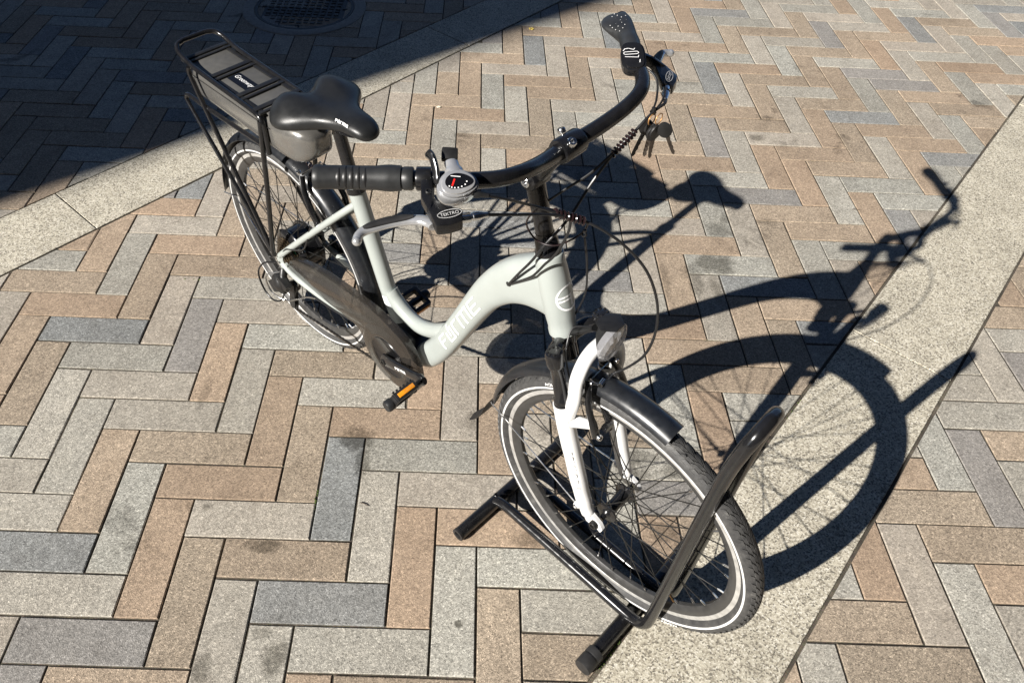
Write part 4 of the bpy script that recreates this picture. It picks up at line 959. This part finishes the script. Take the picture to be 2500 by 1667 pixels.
# rear brake bridge and caliper
rb = MB()
for s in (-1, 1):
    rb.tube(crom([(.190, s * .044, .560), (.178, s * .047, .585), (.150, s * .042, .628), (.132, s * .030, .655)], 4), [(.006, .0075)] * 13, 10, side=(0, 1, 0)); rb.box((.176, s * .020, .548), (.045, .010, .012), (Vector((.72, 0, -.69)), Vector((0, 1, 0)), Vector((.69, 0, .72))))
rbo = rb.obj('rear_brake', 'black_paint', bike)
bolt('bolt', (.128, -.032, .662), (-.3, -.3, .9), rbo, .006, .008); bolt('bolt', (.196, -.048, .556), (.6, -.6, .5), rbo, .006, .008)
nz2 = MB(); nz2.tube([(.133, -.034, .658), (.132, .034, .660)], .001, 6); nz2.tube(crom([(.16, .01, .69), (.145, -.01, .672), (.135, -.03, .662)], 4), .0028, 8); nz2.obj('brake_noodle', 'bright_alloy', rbo)

# ---- drivetrain
BBc = Vector((.445, 0, .289))
GO = [(.030, .316), (.048, .352), (.090, .376), (.169, .400), (.271, .415), (.393, .424), (.455, .414), (.507, .397), (.538, .362), (.551, .318), (.551, .270), (.534, .232), (.498, .205), (.452, .194), (.408, .199), (.374, .217), (.351, .246), (.343, .282), (.326, .305), (.290, .309), (.206, .303), (.114, .298), (.052, .298)]
go = [(p.x, p.z) for p in crom([(x, 0, z) for x, z in GO + GO[:1]], 3)[:-1]]
gd_ = MB(); gd_.plate(go, -.0665, -.044, lambda u, v, h: (u, h, v)); guard = gd_.obj('chain_guard', 'smoke_plastic', bike, bevel=.005)
rgm = MB(); rgm.lathe([(.058, -.001), (.060, .003), (.064, .0042), (.070, .0036), (.080, .0016), (.092, .0010), (.097, 0)], (.448, -.0668, .296), (0, -1, 0), 56); rgm.obj('guard_ring', 'smoke_plastic', guard)
cr_ = MB(); cr_.lathe([(0, 0), (.056, 0), (.060, .003), (.062, .001)], (.446, -.0672, .292), (0, -1, 0), 48); cr_.obj('chainring', 'black_gloss', bike)
def crank(s, ang):
    d = Vector((math.cos(ang), 0, math.sin(ang))); p0 = Vector((BBc.x, s * .076, BBc.z)); p1 = p0 + d * .168 + Vector((0, s * .012, 0)); nrm = Vector((-d.z, 0, d.x))
    c = MB(); c.tube([p0 - d * .012, p0, p0.lerp(p1, .35), p0.lerp(p1, .75), p1 - d * .012, p1, p1 + d * .009], [(.010, .007), (.020, .0095), (.0155, .0090), (.0135, .0085), (.0165, .0085), (.0165, .0085), (.010, .006)], 18, side=(0, 1, 0))
    co = c.obj('crank_arm', 'black_gloss', bike); bolt('bolt', p0 + Vector((0, s * .008, 0)), (0, s, 0), co, .009, .004, 'spoke_steel')
    if s < 0:
        wdc, _ = word(FORME, .0075); tm = MB(); strokes_mesh(tm, wdc, .0017, lambda u, v, h: p0 + d * (.062 + u * 1.2) + nrm * (v * .9 + .0005) + Vector((0, -.0080 - .0045 * (.062 + u) / .168 * 2 - .0030, 0)), lift=0); tm.obj('lettering', 'white_print', co, smooth=False)
    # pedal
    X = Vector((.44, 0, .90)); Z = Vector((.90, 0, -.44)); Y = Vector((0, s, 0))
    if s > 0: X = Vector((.98, 0, -.2)); Z = Vector((.2, 0, .98))
    pd = MB(); b = p1 + Y * .012
    pd.lathe([(0, -.004), (.006, -.004), (.006, .012), (.012, .014), (.014, .017), (.014, .022), (.010, .026), (.009, .078), (0, .078)], b, Y, 16)
    for sg in (-1, 1):
        pd.box(b + Y * .048 + X * sg * .030, (.010, .058, .022), (X, Y, Z))
        for k in range(6): pd.box(b + Y * (.024 + k * .0098) + X * sg * .030 + Z * -.0135, (.006, .005, .004), (X, Y, Z))
    pd.box(b + Y * .024, (.062, .010, .022), (X, Y, Z)); pd.box(b + Y * .074, (.062, .010, .022), (X, Y, Z))
    po = pd.obj('pedal', 'black_plastic', bike, bevel=.0015)
    for sg in (-1, 1):
        rr = MB(); rr.box(b + Y * .048 + X * sg * .0362, (.003, .044, .0105), (X, Y, Z)); rr.obj('reflector', 'orange_reflector', po, bevel=.001)
    ec = MB(); ec.lathe([(.0, 0), (.013, 0), (.0145, .003), (.0145, .014), (.012, .018), (0, .018)], b + Y * .078, Y, 16); ec.obj('end_cap', 'grip_rubber', po)
crank(-1, R(25)); crank(1, R(205))
# cassette, derailleur, chain
cs = MB()
for k, r in enumerate((.056, .050, .044, .039, .034, .029, .025)):
    pr_ = []; T_ = int(r * 500)
    for i in range(T_ * 2): a = math.pi * i / T_; q = r if i % 2 else r - .005; pr_.append((q * math.cos(a), q * math.sin(a)))
    cs.plate(pr_, -.040 - .0042 * k, -.0385 - .0042 * k, lambda u, v, h: (u, h, RO + v))
cs.obj('cassette', 'cassette_steel', bike, smooth=False)
de = MB()
de.tube(crom([(.012, -.070, .300), (.020, -.082, .282), (.022, -.088, .258), (.012, -.086, .230)], 4), [(.010, .011)] * 5 + [(.015, .014)] * 8, 12, side=(0, 1, 0))
de.ball((.006, -.086, .252), (.034, .020, .030), 16, 10)
de.box((-.010, -.090, .238), (.045, .022, .036), (Vector((.8, 0, .6)), Vector((0, 1, 0)), Vector((-.6, 0, .8))))
de.box((.030, -.088, .270), (.040, .020, .026), (Vector((.9, 0, -.43)), Vector((0, 1, 0)), Vector((.43, 0, .9))))
for y in (-.062, -.050): de.plate([(.012, .246), (.030, .240), (.020, .190), (.006, .132), (-.010, .122), (-.020, .134), (-.012, .16), (.002, .21)], y - .001, y + .001, lambda u, v, h: (u, h, v))
dero = de.obj('derailleur', 'black_plastic', bike, bevel=.003)
for (x, z) in ((.018, .226), (-.006, .138)):
    pu = MB(); pu.lathe([(0, -.003), (.017, -.003), (.019, 0), (.017, .003), (0, .003)], (x, -.056, z), (0, 1, 0), 20); pu.obj('pulley', 'black_plastic', dero)
gw = MB(); gw.tube(crom([(-.004, -.078, .318), (-.045, -.096, .300), (-.068, -.108, .258), (-.055, -.112, .212), (-.02, -.112, .190), (.018, -.106, .205), (.034, -.094, .240)], 5), .0026, 8); gw.obj('derailleur_guard', 'black_paint', dero)
ch = MB()
def chainrun(pts):
    P = crom(pts, 30); acc_ = 0
    L = [P[0]]
    for p in P[1:]:
        if (p - L[-1]).length >= .0063: L.append(p)
    for i, (a, b) in enumerate(zip(L, L[1:])):
        t = (b - a).normalized(); c = (a + b) / 2; w_ = .0062 if i % 2 else .0044
        ch.box(c, (.0092, w_, .0056 if i % 2 else .0050), (t, Vector((0, 1, 0)), t.cross(Vector((0, 1, 0)))))
chainrun([(-.008, -.056, .119), (.12, -.054, .146), (.30, -.052, .182), (.40, -.050, .203)])
ch.obj('chain', 'chain_steel', bike, smooth=False); ch = MB()
chainrun([(.036, -.052, .225), (.052, -.050, .28), (.04, -.050, .345), (.012, -.050, .362)])
ch.obj('chain', 'chain_steel', bike, smooth=False)
gh = MB(); gh.tube(crom([(.008, -.075, .290), (-.028, -.104, .272), (-.036, -.106, .232), (-.016, -.104, .206), (.02, -.09, .196), (.060, -.078, .220), (.11, -.073, .262), (.155, -.071, .288)], 5), .0024, 8); gh.obj('gear_cable', 'silver', bike)
gh = MB(); gh.tube(crom([(.155, -.072, .291), (.22, -.066, .293), (.29, -.054, .292), (.345, -.044, .288)], 5), .0024, 8); gh.tube(crom([(.02, -.070, .36), (.055, -.072, .40), (.10, -.070, .425), (.14, -.066, .455), (.175, -.058, .54)], 5), .0023, 8)
gh.obj('cable', 'cable_sleeve', bike)
# kickstand on the left
ks = MB(); ks.tube([(.055, .085, .31), (.10, .088, .30), (.20, .105, .24), (.285, .115, .20)], [.010, .0095, .009, .0085], 12); ks.box((.05, .082, .315), (.05, .014, .04)); ks.obj('kickstand', 'black_paint', bike)

# ---- cables at the front
def cable(name, pts, r=.0024, mat='cable_sleeve'):
    mb = MB(); mb.tube(crom(pts, 8), r, 8); return mb.obj(name, mat, bike)
HOLE = (.794, -.029, .765)
el, er = tuple(end_l), tuple(end_r)
cable('brake_cable', [el, (.922, .180, 1.112), (.919, .155, 1.106), (.914, .120, 1.085), (.902, .09, 1.054), (.890, .055, 1.005), (.888, .005, .958), (.873, -.030, .915), (.853, -.037, .870), (.826, -.037, .822), HOLE])
cable('brake_cable', [er, (.914, -.16, 1.081), (.924, -.11, 1.058), (.942, -.07, 1.042), (.952, -.05, 1.029), (.979, -.03, 1.014), (1.008, 0, .977), (1.040, .02, .933), (1.063, .03, .874), (1.072, .03, .812), (1.063, .03, .747), (1.040, .024, .698), (1.018, .014, .668)])
cable('shift_cable', [tuple(cab0), (.912, -.17, 1.113), (.912, -.11, 1.066), (.932, -.08, 1.047), (.943, -.068, 1.040), (.938, -.056, 1.006), (.918, -.046, .950), (.900, -.040, .912), (.884, -.040, .885), (.868, -.039, .855), (.850, -.037, .828), HOLE], .0023)
cable('wire_loop', [(.940, -.060, 1.037), (.878, -.050, 1.008), (.850, -.048, .971), (.842, -.040, .940), (.862, -.036, .921), (.890, -.024, .921), (.909, 0, .934), (.920, .010, .952), (.930, .0, .980), (.945, -.040, 1.022)], .0016, 'wrap_plastic')
cable('display_wire', [tuple(dc + Vector((.018, -.004, -.006))), (.872, .204, 1.138), (.890, .200, 1.128), (.906, .180, 1.114), (.917, .157, 1.107)], .0018)
cable('brake_wire', [(.900, .212, 1.118), (.912, .19, 1.112), (.917, .165, 1.106), (.9145, .120, 1.087)], .0017)
cable('display_wire', [(.9025, .088, 1.056), (.882, .058, 1.018), (.855, .026, .985), (.832, .0, .952), (.826, -.012, .925)], .0021)
def wrap(p0, p1, n, r):
    mb = MB(); p0, p1 = Vector(p0), Vector(p1); d = (p1 - p0).normalized(); pts = []
    u = Vector((0, 0, 1)).cross(d).normalized(); v = d.cross(u)
    for i in range(n * 12 + 1):
        t = i / (n * 12); a = 2 * math.pi * n * t; pts.append(p0.lerp(p1, t) + (u * math.cos(a) + v * math.sin(a)) * r)
    mb.tube(pts, .0021, 6); mb.obj('spiral_wrap', 'wrap_plastic', bike)
wrap((.9145, .120, 1.086), (.900, .087, 1.050), 8, .0050)
wrap((.928, -.083, 1.048), (.958, -.046, 1.027), 8, .0056)
for p, d in (((.919, .155, 1.106), (.1, -.8, -.3)), ((.930, -.004, .958), (.2, .5, -.3))):
    z_ = MB(); z_.lathe([(.0036, -.0016), (.0052, -.0016), (.0052, .0016), (.0036, .0016)], p, d, 12); z_.box(Vector(p) + Vector((0, 0, .006)), (.005, .004, .006)); z_.obj('cable_tie', 'black_plastic', bike, smooth=False)
cable('front_light_wire', [(.972, 0, .768), (.945, -.022, .762), (.952, -.046, .735), (.958, -.048, .70), (.970, -.046, .655)], .0016)
cable('front_light_wire', [(.905, .012, .70), (.930, .020, .80), (.925, .022, .87), (.918, .016, .93)], .0018)

# ------------------------------------------------------------------ keys hanging from the brake cable
keys = empty('key_bunch', 'bunch of keys with round black heads hanging from the brake cable', 'keys', BM @ Matrix.Translation((.921, .152, 1.103)))
kr = MB(); kr.tube([(0, .009 * math.cos(a), -.008 + .009 * math.sin(a)) for a in [2 * math.pi * i / 20 for i in range(20)]], .0010, 6, closed=True); kr.obj('key_ring', 'copper', keys)
kr = MB(); kr.tube([(.010 + .0, .004 + .009 * math.cos(a), -.004 + .009 * math.sin(a)) for a in [2 * math.pi * i / 20 for i in range(20)]], .0009, 6, closed=True); kr.obj('key_ring', 'copper', keys)
def key(px, py, pz, yaw, sw, L, mat_b, tilt=0):
    k = MB(); ol = []
    for i in range(22):
        a = 2 * math.pi * i / 22; ol.append((.0115 * math.cos(a) * (1 - .12 * max(0, math.sin(a))), -.013 + .0135 * math.sin(a)))
    k.plate(ol, -.0024, .0024, lambda u, v, h: (u, h, v)); h = k.obj('key', 'black_plastic', keys, bevel=.001)
    h.location = (px, py, pz); h.rotation_euler = (tilt, sw, yaw)
    b = MB(); bl_ = [(-.0032, -.024), (.0034, -.024), (.0034, -L * .5), (.0022, -L * .56), (.0034, -L * .62), (.0020, -L * .7), (.0034, -L * .76), (.0018, -L * .85), (.0030, -L * .92), (.0004, -L), (-.0024, -L * .97), (-.0032, -L * .9)]
    b.plate(bl_, -.0010, .0010, lambda u, v, h: (u, h, v)); b.obj('key_blade', mat_b, h, smooth=False)
key(-.006, .004, -.014, R(55), R(16), .070, 'black_plastic')
key(.002, .002, -.016, R(20), R(4), .064, 'key_brass')
key(.006, -.002, -.017, R(70), R(-4), .062, 'key_brass')
key(.010, .001, -.015, R(76), R(-2), .058, 'key_brass', R(5))
key(.016, .006, -.010, R(48), R(-26), .060, 'key_brass', R(-8))

# ------------------------------------------------------------------ floor stand that holds the front wheel
SMx = Matrix((bd, s0, Vector((0, 0, 1)))).transposed().to_4x4(); SMx.translation = (0.0995, 0.696, 0.0)
stand = empty('bicycle_stand', 'black tubular floor stand with a tall hoop gripping the front wheel', 'bicycle stand', SMx)
HY = .049
hp_ = [(.800, -HY - .001, .030), (.83, -HY, .038), (.90, -HY, .039), (1.10, -HY, .039), (1.185, -HY, .039), (1.225, -HY, .044), (1.246, -HY, .066), (1.252, -HY, .11), (1.258, -HY, .25), (1.268, -HY, .50), (1.276, -HY, .66), (1.284, -HY * .93, .735), (1.290, -HY * .62, .772), (1.292, 0, .784)]
hh = crom(hp_, 6); hoop = MB(); hoop.tube(hh + [mir(p) for p in hh[::-1]][1:], .0125, 18); hoop.obj('hoop', 'black_gloss', stand)
for x, y0, y1, nm in ((.797, -.172, .215, 0), (1.202, -.172, .185, 1)):
    fb_ = MB(); fb_.tube([(x, y0, .0165), (x, (y0 + y1) / 2, .0165), (x, y1, .0165)], .0160, 20); fo_ = fb_.obj('foot_bar', 'black_paint', stand)
    for yy, d in ((y0, -1), (y1, 1)):
        if nm == 0 and d < 0:
            MB().lathe([(.0150, -.004), (.0164, -.002), (.0164, .006), (.010, .006), (.009, 0), (0, 0)], (x, yy, .0165), (0, d, 0), 20).obj('end_cap', 'black_rubber', fo_)
        else:
            MB().lathe([(.0165, -.020), (.0192, -.019), (.0195, -.004), (.0185, -.002), (.0195, 0), (.0200, .004), (.0200, .024), (.0188, .028), (0, .029)], (x, yy, .0172), (0, d, 0), 24).obj('end_cap', 'black_rubber', fo_)
bolt('bolt', (.80, -HY, .050), (0, 0, 1), stand, .006, .004, 'black_paint')
